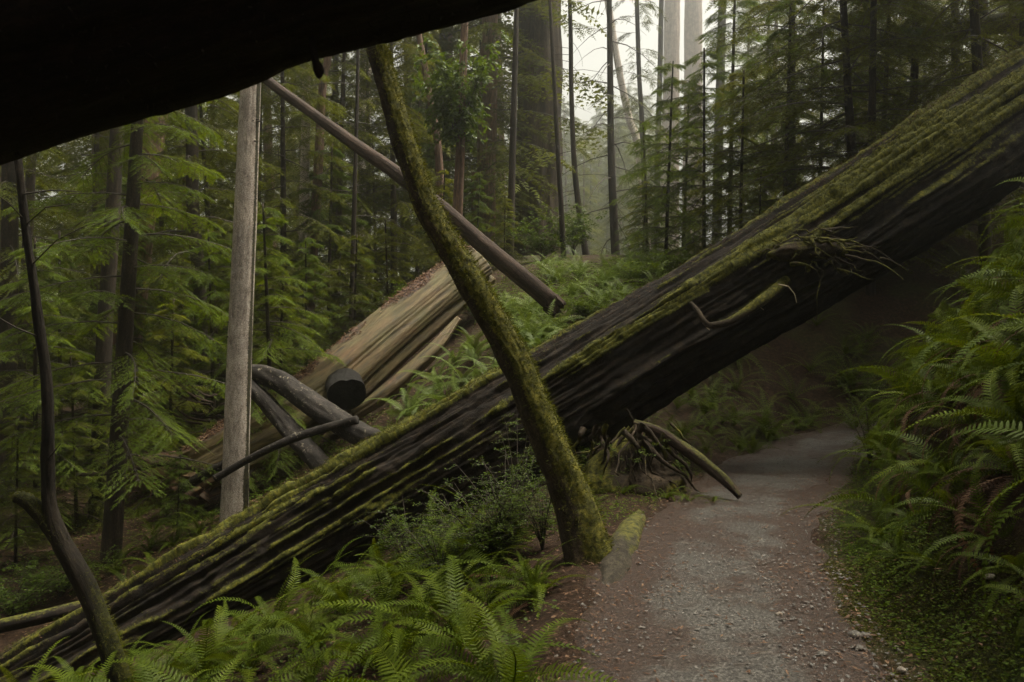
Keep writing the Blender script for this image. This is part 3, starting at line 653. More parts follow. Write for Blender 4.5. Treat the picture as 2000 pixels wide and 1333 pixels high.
# --- dead logs -----------------------------------------------------------------------------------
# the big fallen redwood
def big_log():
    ctr = [(-260, 1548, 8.8, .56), (0, 1403, 9.0, .585), (320, 1220, 9.25, .60), (640, 1040, 9.5, .625), (1000, 834, 9.8, .655), (1240, 696, 10.05, .675), (1620, 468, 10.4, .70), (2000, 228, 10.8, .73), (2600, -160, 11.6, .78)]
    pts = np.array([np.append(P(a, b, d), r) for a, b, d, r in ctr]); base = np.array([pts[4, 0], pts[4, 1], pts[4, 2]-pts[4, 3]])
    loc = pts.copy(); loc[:, :3] -= base
    root = empty('fallen_redwood', base, 'huge fallen redwood log with furrowed mossy bark slanting across the scene', 'log')
    def disp(TH, S, RR, D):
        th = TH+.035*S                                    # slight spiral grain
        arc = th*.66
        wv = .05*noise(arc*2, S*.4, 3)+.016*noise(arc*5, S*1.3, 8)
        n1 = noise((arc+wv)*9, S*.3, 1.3); n2 = noise((arc+wv*.7)*21, S*.7, 5.1)
        r1 = 1-np.abs(n1)*2.0; r2 = 1-np.abs(n2)*2
        return .068*r1*(.75+.5*noise(arc*6, S*2.2, 9))+.034*r2+.018*fbm(arc*18, S*9, 2.2, 3)-.03*np.clip(.25-np.abs(noise(arc*5+S*.6, S*2.6, 14)), 0, 1)*4*np.clip(noise(arc*3, S*.8, 21)+.3, 0, 1)+.05*noise(np.cos(TH)*1.1, np.sin(TH)*1.1, S*.35)
    nseg, nrow = 270, 560
    V, fs, at, info = tube(loc, nseg, nrow, disp, th0=np.pi)
    Dn = info['D'].reshape(-1, 3); off = info['off'].reshape(-1); S = info['S'].reshape(-1)
    # surface normals from the displaced grid
    G = V[:nseg*nrow].reshape(nrow, nseg, 3); du = np.roll(G, -1, 1)-np.roll(G, 1, 1); dv = np.gradient(G, axis=0); NN = norm(np.cross(du, dv)).reshape(-1, 3)
    NN *= np.sign((NN*Dn).sum(-1))[:, None]
    ridge = np.clip((off+.005)/.085, 0, 1)
    front = Dn[:, 1] < .3
    patch = fbm(G[..., 0].ravel()*.9, G[..., 2].ravel()*.9, Dn[:, 2]*2+4, 3)
    mo = np.clip((Dn[:, 2]*1.5+NN[:, 2]*.8-.15)*1.1+.5*patch+.5*(ridge-.4), 0, 1)*np.clip(-.4+2.0*ridge, 0, 1)
    # the crown of the log carries brown litter instead of moss, more so to the right
    xw = (V[:len(Dn), 0]+base[0]); lit = np.clip((Dn[:, 2]-.80)*6, 0, 1)*np.clip((xw-1)/4, .1, 1)
    mo = mo*(1-.6*lit)*np.clip(.6+(xw+4)/7, .5, 1)
    V[:len(Dn)] += NN*(mo*(.008+.05*np.clip(fbm(G[..., 0].ravel()*11, G[..., 1].ravel()*11, G[..., 2].ravel()*11, 2)+.15, 0, 1)))[:, None]
    at['moss'] = np.append(np.clip(mo*1.25, 0, 1), [0, 0])
    bk = obj('bark', mesh('bark', V, fs, at, LOGB, True), root)
    vis = (mo**1.5)*(Dn[:, 1] < .5)
    fuzz('moss', V, at['bc'], vis+1e-5, 50000, .03, bk, 8, NN)
    # needle litter lying on the upper side
    r = np.random.default_rng(3); pw = np.clip(lit*1.0+np.clip(Dn[:, 2]-.6, 0, 1)*.12, 0, 1); pw = pw/pw.sum(); k = r.choice(len(Dn), 9000, p=pw); c = 9000
    VV, FF, kk = place(*LEAF, V[k]+NN[k]*.012, r.normal(size=(c, 3))*[1, 1, .4], NN[k]+r.normal(size=(c, 3))*.4, .03*(.5+r.random(c)), .025)
    tag(obj('needle_litter', mesh('needle_litter', VV, FF, {'rnd': np.repeat(r.random(c)**1.5, kk)}, LITTER), bk), kind='stuff')
    # shredded root clump and hanging limb on the near side
    polys = []; r = np.random.default_rng(21)
    c0 = P(1600, 485, 9.42)-base
    for q in range(48):
        a = r.normal()*.9; l = .2+.5*r.random(); s0 = c0+np.array([r.normal()*.26, r.normal()*.08+.05, r.normal()*.12]); dv_ = np.array([math.cos(a)*(.9 if r.random() < .75 else -.6), -.55*r.random(), math.sin(a)*.35-.12])
        t = np.linspace(0, 1, 7)[:, None]; polys.append((s0+dv_*l*t+np.array([0, 0, -1])*(l*.5*r.random())*t*t+r.normal(size=(7, 3))*.022*t, .01+.026*r.random()**2, .003))
    V2, f2, a2 = sticks(polys, 6); a2['rnd'] = r.random(len(V2))*.5+.3
    a2['moss'] = np.clip(noise(V2[:, 0]*6, V2[:, 1]*6, V2[:, 2]*6)*2+.4, 0, 1)
    rc = obj('root_clump', mesh('root_clump', V2, f2, a2, MOSSB, True), root)
    u, v = np.meshgrid(np.linspace(0, 2*np.pi, 40, endpoint=False), np.linspace(-1.5, 1.5, 22)); B3 = np.stack([np.cos(u)*np.cos(v)*.42, np.sin(u)*np.cos(v)*.17, np.sin(v)*.13], -1).reshape(-1, 3)
    B3 *= (1+.75*fbm(B3[:, 0]*5, B3[:, 1]*5, B3[:, 2]*7, 4))[:, None]; B3[:, 2] += B3[:, 0]*.12; B3 += c0+np.array([-.02, .1, 0])
    i = np.arange(21)[:, None]*40; j = np.arange(40)[None]; Fq = np.stack([i+j, i+(j+1) % 40, i+40+(j+1) % 40, i+40+j], -1).reshape(-1, 4)
    obj('moss_lump', mesh('moss_lump', B3, Fq, {'bc': B3, 'moss': np.clip(fbm(B3[:, 0]*4, B3[:, 1]*4, B3[:, 2]*4)*1.6+.45, 0, 1)}, MOSSB, True), rc)
    rs_ = np.random.default_rng(4); k = rs_.integers(0, len(V2), 3500); VV, FF, kk = place(*BLADE, V2[k], rs_.normal(size=(3500, 3))+[0, 0, -.6], rs_.normal(size=(3500, 3)), .014*(.4+rs_.random(3500)), .012)
    tag(obj('root_moss', mesh('root_moss', VV, FF, {'rnd': np.repeat(rs_.random(3500)*.7, kk)}, MOSSL), rc), kind='stuff')
    lm = np.array([np.append(P(a, b, d), w_/2/F*d) for a, b, w_, d in [(1535, 548, 20, 9.6), (1500, 578, 22, 9.35), (1460, 607, 19, 9.25), (1425, 628, 15, 9.2), (1390, 636, 13, 9.2), (1376, 628, 11, 9.2), (1362, 606, 9, 9.3), (1350, 592, 7, 9.45)]]); lm[:, :3] -= base
    V2, f2, a2, inf = tube(lm, 14, 60, lambda TH, S, RR, D: .006*fbm(np.cos(TH)*3, np.sin(TH)*3, S*14, 2)); D2 = inf['D'].reshape(-1, 3)
    mm = np.clip(.5+D2[:, 2]*.6-np.clip((a2['bc'][:len(D2), 2]-.7)*1.5, 0, 1), 0, 1); a2['moss'] = np.append(mm, [0, 0])
    hl = obj('hanging_limb', mesh('hanging_limb', V2, f2, a2, MOSSB, True), root); fuzz('moss', V2, a2['bc'], mm+.01, 1500, .02, hl, 9, D2)
    tw = [(np.array([P(x, y, 9.3) for x, y in q])-base, .009, .004) for q in ([(1520, 556), (1540, 560), (1552, 575), (1556, 592)], [(1480, 590), (1484, 600), (1492, 606)], [(1376, 630), (1380, 640), (1386, 645)], [(1455, 607), (1462, 618)])]
    stick_parts('twig', tw, root, .9, flat_mat('pale_twig', (.2, .16, .1)))
big_log()

# dark log overhead, close to the camera
def overhead_log():
    edge = [(-3000, 1150), (-1200, 595), (0, 222), (300, 132), (480, 70), (700, 6), (980, -78), (1600, -265), (3200, -740)]
    D0 = 2.3; R0 = .62
    pts = []
    for a, b in edge:
        p = P(a, b, D0); k = np.array([.30, 0, .954]); p = p+k*(-1)*0; c = p+np.array([-.29, .25, .957])*R0*.97
        pts.append(np.append(c, R0))
    pts = np.array(pts); base = np.array([pts[4, 0], pts[4, 1], pts[4, 2]-R0]); pts[:, :3] -= base
    root = empty('overhead_log', base, 'black shaded log hanging overhead across the top left corner', 'log')
    def disp(TH, S, RR, D):
        arc = TH*.62; wv = .1*noise(arc*2, S*.6, 3)
        return .022*(1-2*np.abs(noise((arc+wv)*6, S*.7, 2)))+.018*fbm(arc*14, S*7, 4, 3)+.02*noise(np.cos(TH), np.sin(TH), S*.8)
    V, fs, at, info = tube(pts, 96, 260, disp); at['moss'] = np.zeros(len(V))
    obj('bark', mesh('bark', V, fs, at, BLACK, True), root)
    r = np.random.default_rng(6); D = info['D'].reshape(-1, 3); pw = np.clip(-D[:, 2]-.2, 0, 1)*(D[:, 1] < .2)+1e-6; pw /= pw.sum(); k = r.choice(len(D), 5000, p=pw)
    VV, FF, kk = place(*BLADE, V[k], D[k]*.6+r.normal(size=(5000, 3))*.6+[.3, 0, -.1], r.normal(size=(5000, 3)), .03*r.random(5000)**2+.008, .02)
    tag(obj('bark_shreds', mesh('bark_shreds', VV, FF, {'rnd': np.repeat(r.random(5000)*.5, kk)}, TWIG), root), kind='stuff')
    st = np.array([np.append(P(a, b, 2.42), c/2/F*2.42) for a, b, c in [(606, 40, 16), (610, 80, 15), (614, 108, 14), (617, 122, 16), (622, 135, 21), (623, 146, 17), (622, 154, 5)]]); st[:, :3] -= base
    V, fs, at, _ = tube(st, 14, 24, lambda TH, S, RR, D: .002*fbm(np.cos(TH)*3, np.sin(TH)*3, S*40, 2)); at['moss'] = np.zeros(len(V))
    obj('hanging_stub', mesh('hanging_stub', V, fs, at, BLACK, True), root)
overhead_log()

# bare split log on the slope
def bare_log():
    ctr = [(345, 940, 14.8, .32), (400, 905, 14.9, .44), (480, 860, 15.3, .54), (560, 818, 15.8, .60), (637, 762, 16.3, .62), (700, 708, 16.8, .61), (780, 640, 17.5, .58), (880, 558, 18.5, .55), (930, 520, 19, .53)]
    pts = np.array([np.append(P(a, b, d), r) for a, b, d, r in ctr]); base = np.array([pts[4, 0], pts[4, 1], pts[4, 2]-pts[4, 3]]); loc = pts.copy(); loc[:, :3] -= base
    root = empty('bare_split_log', base, 'pale barkless weathered log lying on the slope behind the crossed charred poles', 'log')
    def disp(TH, S, RR, D):
        t = (TH+np.pi) % (2*np.pi)-np.pi            # 0 = up, positive = towards B
        arc = TH*.8; wv = .06*noise(arc*2, S*.5, 2)
        g = .016*noise((arc+wv)*16, S*.5, 3)+.03*noise((arc+wv)*4, S*.3, 7)
        fr = np.where(D[..., 1] < 0, 1, 0)
        tt = np.arccos(np.clip(D[..., 2], -1, 1))
        c1 = np.exp(-((tt-2.0-.12*noise(S*.5, 0, 1))/.05)**2)*.16*fr
        step = np.clip((tt-2.05)/.05, 0, 1)*.07*fr
        rim = np.exp(-((tt-.55)/.16)**2)*.05*fr*(.5+noise(S*1.3, arc*3, 4))
        return g-c1+step+rim-.09*np.exp(-((tt-1.25)/.45)**2)*fr-.035*np.clip(noise(arc*3, S*.9, 11)-.3, 0, 1)
    V, fs, at, info = tube(loc, 160, 220, disp)
    D = info['D'].reshape(-1, 3); tt = np.arccos(np.clip(D[:, 2], -1, 1))+.12*noise(at['bc'][:len(D), 2]*1.4, tt0 if False else 0, 3)+.05*noise(at['bc'][:len(D), 2]*7, D[:, 1]*5, 3)
    rot_ = np.where(D[:, 1] < 0, np.clip((.72-tt)/.08, 0, 1), 1.)
    rot_ = np.maximum(rot_, np.clip(.7-at['bc'][:len(D), 2]*1.0+.5*noise(D[:, 0]*4, D[:, 2]*4, at['bc'][:len(D), 2]*3), 0, 1)); at['rot'] = np.append(rot_, [1, 1])
    r = np.random.default_rng(2); nn = len(D); row = np.arange(nn)//160
    V[:nn][row < 14] += (r.normal(size=(160, 3))*[.25, .1, .12])[np.arange(nn)[row < 14] % 160]*((14-row[row < 14])/14)[:, None]
    obj('wood', mesh('wood', V, fs, at, WOOD, True), root)
    pw = rot_*np.clip(D[:, 2], 0, 1)*(D[:, 1] < .3)+1e-6; pw /= pw.sum(); c = 5000; k = r.choice(nn, c, p=pw)
    VV, FF, kk = place(*LEAF, V[:nn][k]+D[k]*.02, r.normal(size=(c, 3))*[1, 1, .4], D[k]+r.normal(size=(c, 3))*.5, .07*(.3+r.random(c)), .06)
    tag(obj('bark_chips', mesh('bark_chips', VV, FF, {'rnd': np.repeat(r.random(c)**.8, kk)}, LITTER), root), kind='stuff')
    # long slab split off below
    sl = np.array([np.append(P(a, b, d), r_) for a, b, d, r_ in [(690, 812, 15.6, .10), (740, 778, 15.8, .15), (800, 728, 16.2, .16), (850, 680, 16.6, .14), (895, 622, 17.2, .05)]]); sl[:, :3] -= base
    V, fs, at, inf = tube(sl, 40, 90, lambda TH, S, RR, D: .02*noise(TH*3, S*.6, 4)+.006*noise(TH*12, S*2, 4)); at['rot'] = np.clip(noise(at['bc'][:, 2]*2, at['bc'][:, 0]*6, 2)*1.0, 0, .6)
    obj('split_slab', mesh('split_slab', V, fs, at, WOOD, True), root)
bare_log()

def simple_log(name, label, px, mat, nseg=28, nrow=90, amp=.02, freq=14, cat='log', moss=0., group=None, twigs=0, seed=1, lon=.5, ragged=0.):
    pts = np.array([np.append(P(a, b, d), w_/2/F*d) for a, b, w_, d in px]); base = pts[:, :3].mean(0); base[2] = pts[:, 2].min()-pts[:, 3].mean(); loc = pts.copy(); loc[:, :3] -= base
    V, fs, at, info = tube(loc, nseg, nrow, bark_disp(amp, freq, seed, lon, amp))
    D = info['D'].reshape(-1, 3); mm = np.clip((D[:, 2]-.2)*1.5+noise(D[:, 0]*2, D[:, 1]*2, at['bc'][:len(D), 2]*3)*.8, 0, 1)*moss; at['moss'] = np.append(mm, [0, 0])
    if ragged:
        r = np.random.default_rng(seed); row = np.arange(len(D))//nseg
        V[:len(D)][row < 4] += (r.normal(size=(nseg, 3))*ragged)[np.arange(len(D))[row < 4] % nseg]
    if twigs:
        root = empty(name, base, label, cat, group); obj('stem', mesh('stem', V, fs, at, mat, True), root)
        r = np.random.default_rng(seed); polys = []
        for k in range(twigs):
            i_ = r.integers(nrow//8, nrow-2); c = V[i_*nseg]; l = .15+.35*r.random(); dv = norm(r.normal(size=3)*[1, .6, .7])
            q = np.linspace(0, 1, 4)[:, None]; polys.append((c+dv*l*q+r.normal(size=(4, 3))*.02*q, .008, .003))
        stick_parts('twig', polys, root, .5); return root
    return tag(obj(name, mesh(name, V, fs, at, mat, True), None, base), label, cat, group)

simple_log('fallen_pole', 'long thin reddish fallen pole sloping down from upper left behind the leaning trunk', [(1092, 604, 36, 15.2), (1031, 551, 36, 15.3), (937, 473, 34, 15.6), (867, 411, 30, 15.8), (766, 333, 26, 16.3), (680, 274, 23, 16.7), (515, 152, 17, 17.4), (380, 55, 13, 18)], POLEB, 30, 160, .012, 14, lon=.4, ragged=.05)
simple_log('charred_log', 'dark wet pole sloping down to the big log, thicker of the crossed pair', [(480, 728, 30, 13.6), (540, 742, 40, 13.2), (610, 790, 44, 12.6), (680, 835, 44, 12.0), (745, 868, 46, 11.3), (790, 885, 48, 10.9)], CHAR, lon=1.2, seed=2, moss=.0)
simple_log('charred_log', 'dark wet pole propped below the thicker charred one beside the grey trunk', [(480, 745, 24, 13.4), (520, 785, 30, 13.0), (570, 845, 32, 12.5), (615, 895, 34, 12.0), (640, 925, 34, 11.7)], CHAR, lon=1.2, seed=3)
simple_log('fallen_branch', 'thin bare branch lying across the lower charred pole', [(420, 935, 16, 12.0), (490, 895, 14, 12.0), (560, 862, 16, 11.9), (630, 838, 15, 11.8), (698, 820, 16, 11.7)], CHAR, 14, 60, .006, 8, cat='branch', seed=4, moss=.5)
simple_log('fallen_branch', 'pale curved branch on the forest floor left of the grey trunk', [(150, 928, 6, 13.4), (205, 926, 7, 13.3), (262, 918, 9, 13.2), (320, 906, 11, 13.2), (372, 914, 11, 13.2), (405, 922, 11, 13.2), (440, 915, 10, 13.2)], POLEB, 10, 60, .006, 8, cat='branch', seed=5)
simple_log('fallen_branch', 'short mossy branch leaning against the foot of the grey trunk', [(355, 955, 20, 13.2), (400, 928, 18, 13.1), (445, 905, 16, 13.0)], CHAR, 12, 30, .008, 8, cat='branch', seed=6, moss=.6)
simple_log('fallen_log', 'slim dark log on the forest floor far left of the bare split log', [(270, 760, 22, 19), (350, 742, 26, 19), (430, 736, 30, 19), (500, 728, 30, 19)], DARKB, 18, 50, .02, 9, seed=7, moss=.3)
simple_log('fallen_log', 'second slim log lying on top of the left end of the big fallen redwood', [(-140, 1250, 22, 9.0), (0, 1222, 21, 9.3), (120, 1195, 19, 9.5), (245, 1160, 15, 9.9), (300, 1140, 10, 10.1)], LOGB, 22, 90, .02, 12, seed=8, moss=.6)
simple_log('fallen_log', 'dark fallen trunk lodged between trees in the upper right', [(1640, 92, 20, 19), (1720, 80, 24, 19), (1800, 68, 28, 19), (1920, 52, 34, 19), (2150, 20, 40, 19)], DARKB, 18, 60, .03, 9, seed=9, moss=.7, twigs=10)
# sawn stub seen end on
def stub():
    a = P(678, 772, 14.6); b = P(672, 745, 16.4); pts = np.array([np.append(a, .35), np.append(a*.75+b*.25, .36), np.append(b, .38)]); base = np.array([a[0], a[1], a[2]-.4]); pts[:, :3] -= base
    V, fs, at, info = tube(pts, 60, 40, lambda TH, S, RR, D: .015*noise(np.cos(TH)*4, np.sin(TH)*4, S*2)+.03*noise(np.cos(TH)*1.6+3, np.sin(TH)*1.6, S*.4)-.07*np.cos(TH)**2); at['moss'] = np.zeros(len(V))
    k = len(V)-2; d_ = norm(pts[1, :3]-pts[0, :3]); V[k] += d_*.22
    return tag(obj('charred_stub', mesh('charred_stub', V, fs, at, bark_mat('charcoal', (.003, .0025, .002), (.007, .006, .005), (.014, .012, .01), stretch=.5, scale=9, bump=.6), True), None, base), 'black charred log end facing the camera in front of the bare split log', 'log')
stub()
# mossy half buried timber on the left edge of the path
def kerb_log():
    q = [(.62, 5.15), (.72, 5.6), (.86, 6.2), (1.02, 6.8), (1.18, 7.4)]
    pts = np.array([(x, y, hz(x, y)-.045, r_) for (x, y), r_ in zip(q, (.07, .12, .135, .12, .07))]); base = pts[2, :3].copy(); base[2] -= .1; pts[:, :3] -= base
    V, fs, at, info = tube(pts, 48, 120, lambda TH, S, RR, D: .02*fbm(np.cos(TH)*2, np.sin(TH)*2, S*4, 3))
    D = info['D'].reshape(-1, 3); at['moss'] = np.append(np.clip(.45+.5*fbm(D[:, 0]*3, D[:, 1]*3, at['bc'][:len(D), 2]*5, 3)+np.clip(at['bc'][:len(D), 2]-1, -.4, .4), 0, 1), [0, 0])
    m = bark_mat('worn_mossy_stone', (.016, .013, .009), (.04, .034, .023), (.08, .07, .05), stretch=1, scale=14, bump=.4, moss=(.06, .06, .014))
    return tag(obj('path_edging_rock', mesh('path_edging_rock', V, fs, at, m, True), None, base), 'low mossy rock ridge along the left edge of the path by the leaning trunk', 'rock')
kerb_log()
# root wad by the path
def root_wad():
    c = P(1262, 880, 8.5); base = np.array([c[0], c[1], hz(c[0], c[1])]); root = empty('root_wad', base, 'tangled dead root clump with ferns beside the path under the big log', 'stump')
    r = np.random.default_rng(12); polys = []; top = P(1240, 835, 8.55)-base
    for k in range(44):
        a = r.random()*6.283; l = .3+.45*r.random(); s0 = top+np.array([r.normal()*.2, r.normal()*.13-.05, r.normal()*.07-.02]); t = np.linspace(0, 1, 8)[:, None]
        e_ = np.array([math.cos(a)*.75, math.sin(a)*.5-.15, -.55])*l; wv_ = r.normal(size=3)*.09; s0[2] -= .04
        polys.append((s0+e_*t+wv_*np.sin(t*5+a)*t+np.array([0, 0, -.18])*t*t+r.normal(size=(8, 3))*.035*t, .014+.026*r.random()**2, .006))
    V, fs, at = sticks(polys, 7); at['moss'] = np.clip(noise(V[:, 0]*5, V[:, 1]*5, V[:, 2]*5)*2, 0, .8); obj('roots', mesh('roots', V, fs, at, MOSSB, True), root)
    u = np.linspace(0, 2*np.pi, 36, endpoint=False); rows_ = 20; G = []
    for k in range(rows_):
        q = k/(rows_-1); rad = .5*(1-q**1.8)+.02; ring = np.stack([np.cos(u)*rad*1.15, np.sin(u)*rad*.75, np.full(36, -.08+q*.62)], -1); G.append(ring)
    G = np.array(G).reshape(-1, 3); nn = norm(G+[0, 0, -.1]); G += nn*(.16*fbm(G[:, 0]*4.5, G[:, 1]*4.5, G[:, 2]*4.5, 4))[:, None]; G[:, 0] -= .1
    i = np.arange(rows_-1)[:, None]*36; j = np.arange(36)[None]; Fq = np.stack([i+j, i+(j+1) % 36, i+36+(j+1) % 36, i+36+j], -1).reshape(-1, 4)
    obj('mound', mesh('mound', G, Fq, {'bc': G, 'moss': np.clip(noise(G[:, 0]*4, G[:, 1]*4, G[:, 2]*4)*2+.35, 0, .9)}, MOSSB, True), root)
    k = r.integers(0, len(V), 4000); VV, FF, kk = place(*BLADE, V[k]+r.normal(size=(4000, 3))*.02, r.normal(size=(4000, 3))+[0, 0, -.8], r.normal(size=(4000, 3)), .016*(.4+r.random(4000)), .012)
    tag(obj('moss', mesh('moss', VV, FF, {'rnd': np.repeat(r.random(4000)*.6, kk)}, MOSSL), root), kind='stuff')
root_wad()
simple_log('mossy_limb', 'mossy limb sloping from the root clump down to the path', [(1238, 826, 13, 8.6), (1285, 843, 18, 8.5), (1335, 874, 19, 8.35), (1385, 912, 18, 8.15), (1422, 944, 15, 8.0), (1446, 970, 10, 7.9)], POLEB, 20, 70, .012, 9, cat='branch', seed=14, moss=.8, lon=2)

# ------------------------------------------------------------------ standing trees named in the picture
def pc(seed, H, z0, nb, Lmax, **k): return dict(seed=seed, H=H, z0=z0, nb=nb, Lmax=Lmax, **k)
GT = 'trees of the background forest'
# left forest
trunk_tree('redwood_sapling', 'dark trunk with layered bright green sprays left of the grey trunk', [(268, 240, 20), (255, 480, 25), (238, 760, 30), (221, 1020, 36)], 12.6, DARKB, up=3.5, nseg=20, amp=.008, seed=1, crown=pc(11, 9.4, 1.9, 46, 1.75, droop=.30, rise=.06, tw=.13, ntw=8, nbl=12, fe=FE9, minL=.6, shape=.4), leafm=NEEDLE_B)
trunk_tree('conifer_tree', 'dark trunk standing close beside the layered green sapling', [(222, 380, 26), (205, 640, 28), (193, 930, 32)], 15.5, DARKB, up=9, amp=.01, seed=2, dead=10)
trunk_tree('redwood_tree', 'reddish brown furrowed trunk among green sprays on the left', [(305, 200, 40), (275, 450, 46), (245, 700, 52), (235, 870, 58)], 23, RED, up=14, nseg=30, nrow=80, amp=.05, freq=22, seed=3)
trunk_tree('conifer_tree', 'slender dark trunk left of the grey trunk, behind the branch heap', [(372, 180, 22), (376, 400, 24), (392, 600, 24), (388, 800, 26)], 19.5, DARKB, up=9, amp=.01, seed=4, dead=8, crown=pc(21, 16, 4.5, 40, 2.6, droop=.35, tw=.24, fe=FE6), leafm=NEEDLE)
trunk_tree('conifer_tree', 'dark trunk at the far left edge behind the forked tree', [(20, 280, 26), (18, 500, 30), (14, 780, 34)], 17, DARKB, up=9, amp=.015, seed=5, dead=10, crown=pc(22, 14, 3, 42, 2.4, droop=.3, tw=.24), leafm=NEEDLE_D)
trunk_tree('conifer_tree', 'thin dark trunk just right of the far left edge', [(62, 300, 16), (48, 560, 18), (38, 770, 20)], 19, DARKB, up=9, amp=.01, seed=6, dead=8)
trunk_tree('conifer_tree', 'pale lit slim trunk right of the grey trunk below the fallen pole', [(600, 60, 15), (597, 250, 17), (594, 450, 19)], 27, GREYB, up=14, amp=.01, seed=7, dead=10, crown=pc(23, 24, 9, 40, 2.8, droop=.4, tw=.34, fe=FE3, ntw=4, nbl=8), leafm=NEEDLE)
trunk_tree('conifer_tree', 'slim brown trunk under the end of the overhead log', [(648, 60, 13), (632, 150, 15), (622, 320, 17)], 24, RED, up=10, amp=.01, seed=8, dead=8)
trunk_tree('conifer_tree', 'very thin dark stem left of the leaning trunk', [(700, 60, 6), (697, 220, 7), (692, 400, 9)], 22, DARKB, up=6, amp=.003, nseg=8, seed=9, dead=16, deadlen=1.6)
trunk_tree('conifer_tree', 'pale hazy trunk just left of the leaning trunk', [(716, 60, 20), (712, 250, 22), (708, 440, 24)], 50, GREYB, up=16, amp=.02, seed=10)
trunk_tree('conifer_tree', 'dark straight trunk right of the top of the leaning trunk', [(797, 40, 14), (796, 180, 15), (792, 380, 18)], 40, DARKB, up=14, amp=.01, seed=11, crown=pc(24, 33, 9, 46, 3.6, droop=.4, tw=.36, fe=FE3, ntw=4, nbl=8), leafm=NEEDLE)
trunk_tree('conifer_tree', 'thin bending trunk beside the straight brown one behind the leaning trunk', [(815, 50, 11), (838, 180, 13), (856, 290, 15), (862, 440, 17)], 26, RED, up=7, amp=.01, seed=12, dead=6)
trunk_tree('redwood_tree', 'straight brown trunk rising behind the middle of the fallen pole', [(872, 40, 25), (868, 220, 27), (862, 440, 30)], 38, RED, up=15, nseg=20, amp=.03, freq=16, seed=13, dead=10, crown=pc(25, 30, 10, 40, 3.6, droop=.4, tw=.36, fe=FE3, ntw=4, nbl=8), leafm=NEEDLE_D)
trunk_tree('laurel_tree', 'slim reddish trunk draped with glossy drooping leaves', [(905, 120, 15), (900, 280, 17), (893, 430, 20)], 21, RED, up=4, amp=.01, seed=14, dead=8)
trunk_tree('conifer_tree', 'narrow dark trunk just left of the giant hazy redwood', [(1004, 200, 11), (1000, 330, 13), (996, 490, 16)], 25, DARKB, up=8, amp=.012, seed=15, dead=6)
trunk_tree('redwood_tree', 'giant dark redwood trunk in the haze at the centre', [(1052, 0, 78), (1052, 200, 82), (1050, 400, 90), (1048, 500, 108)], 36, OLDB, up=30, nseg=64, nrow=120, amp=.09, freq=34, seed=16, lump=.1, crown=pc(26, 32, 5, 40, 1.9, droop=.45, tw=.34, fe=FE3, ntw=4, nbl=8, minL=1.0, shape=.2, sparse=.35, bare=.35), leafm=NEEDLE_D)
trunk_tree('snag', 'short broken orange brown snag in the forest behind the laurel', [(928, 338, 14), (929, 380, 16), (930, 430, 18)], 34, flat_mat('orange_snag', (.22, .07, .03)), up=0, amp=.02, seed=17)
trunk_tree('conifer_tree', 'thin dark stem touching the right side of the giant hazy redwood', [(1090, 300, 9), (1096, 400, 10), (1102, 520, 12)], 24, DARKB, up=8, amp=.006, nseg=8, seed=18, dead=6)
trunk_tree('conifer_tree', 'thin bare stem leaning right of the giant hazy redwood', [(1114, 40, 8), (1116, 180, 9), (1124, 350, 11), (1146, 510, 14)], 30, DARKB, up=6, amp=.006, nseg=10, seed=19, dead=20, deadlen=2.0)
trunk_tree('hemlock_tree', 'slim dark hemlock with wispy drooping branches against the bright fog', [(1190, -10, 10), (1192, 150, 12), (1194, 320, 14), (1202, 490, 17)], 32, DARKB, up=7, amp=.006, nseg=12, seed=20, dead=14, deadlen=1.8, crown=pc(27, 22, 2.6, 50, 3.0, droop=.55, rise=.02, tw=.24, fe=FE6, sparse=.45, minL=.9, shape=.3, bare=.4), leafm=NEEDLE_D)
trunk_tree('conifer_tree', 'leaning pale stem crossing the bright foggy gap', [(1183, -20, 12), (1206, 120, 13), (1228, 230, 14), (1250, 320, 15)], 70, GREYB, up=6, amp=.01, seed=21)
trunk_tree('conifer_tree', 'thin upright stem right of the leaning pale one in the fog', [(1243, -20, 8), (1248, 140, 9), (1257, 310, 10)], 48, DARKB, up=8, amp=.006, nseg=8, seed=22, dead=12, deadlen=2, crown=pc(28, 30, 9, 40, 3.2, droop=.5, tw=.3, fe=FE3, sparse=.3), leafm=NEEDLE_D)
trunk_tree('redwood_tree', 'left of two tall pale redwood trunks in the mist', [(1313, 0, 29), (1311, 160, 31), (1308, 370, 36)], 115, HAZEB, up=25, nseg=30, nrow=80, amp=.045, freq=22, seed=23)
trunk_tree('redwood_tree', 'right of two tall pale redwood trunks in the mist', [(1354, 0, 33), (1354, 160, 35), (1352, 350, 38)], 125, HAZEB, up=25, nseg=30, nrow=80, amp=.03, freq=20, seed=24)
trunk_tree('conifer_tree', 'dark thin trunk hugging the left side of the pale redwood pair', [(1292, 0, 9), (1289, 150, 10), (1284, 330, 11)], 60, DARKB, up=14, amp=.01, seed=25, dead=14)
trunk_tree('conifer_tree', 'dark straight trunk right of the pale redwood pair', [(1411, 0, 15), (1407, 150, 16), (1402, 330, 18)], 55, DARKB, up=14, amp=.01, seed=26)
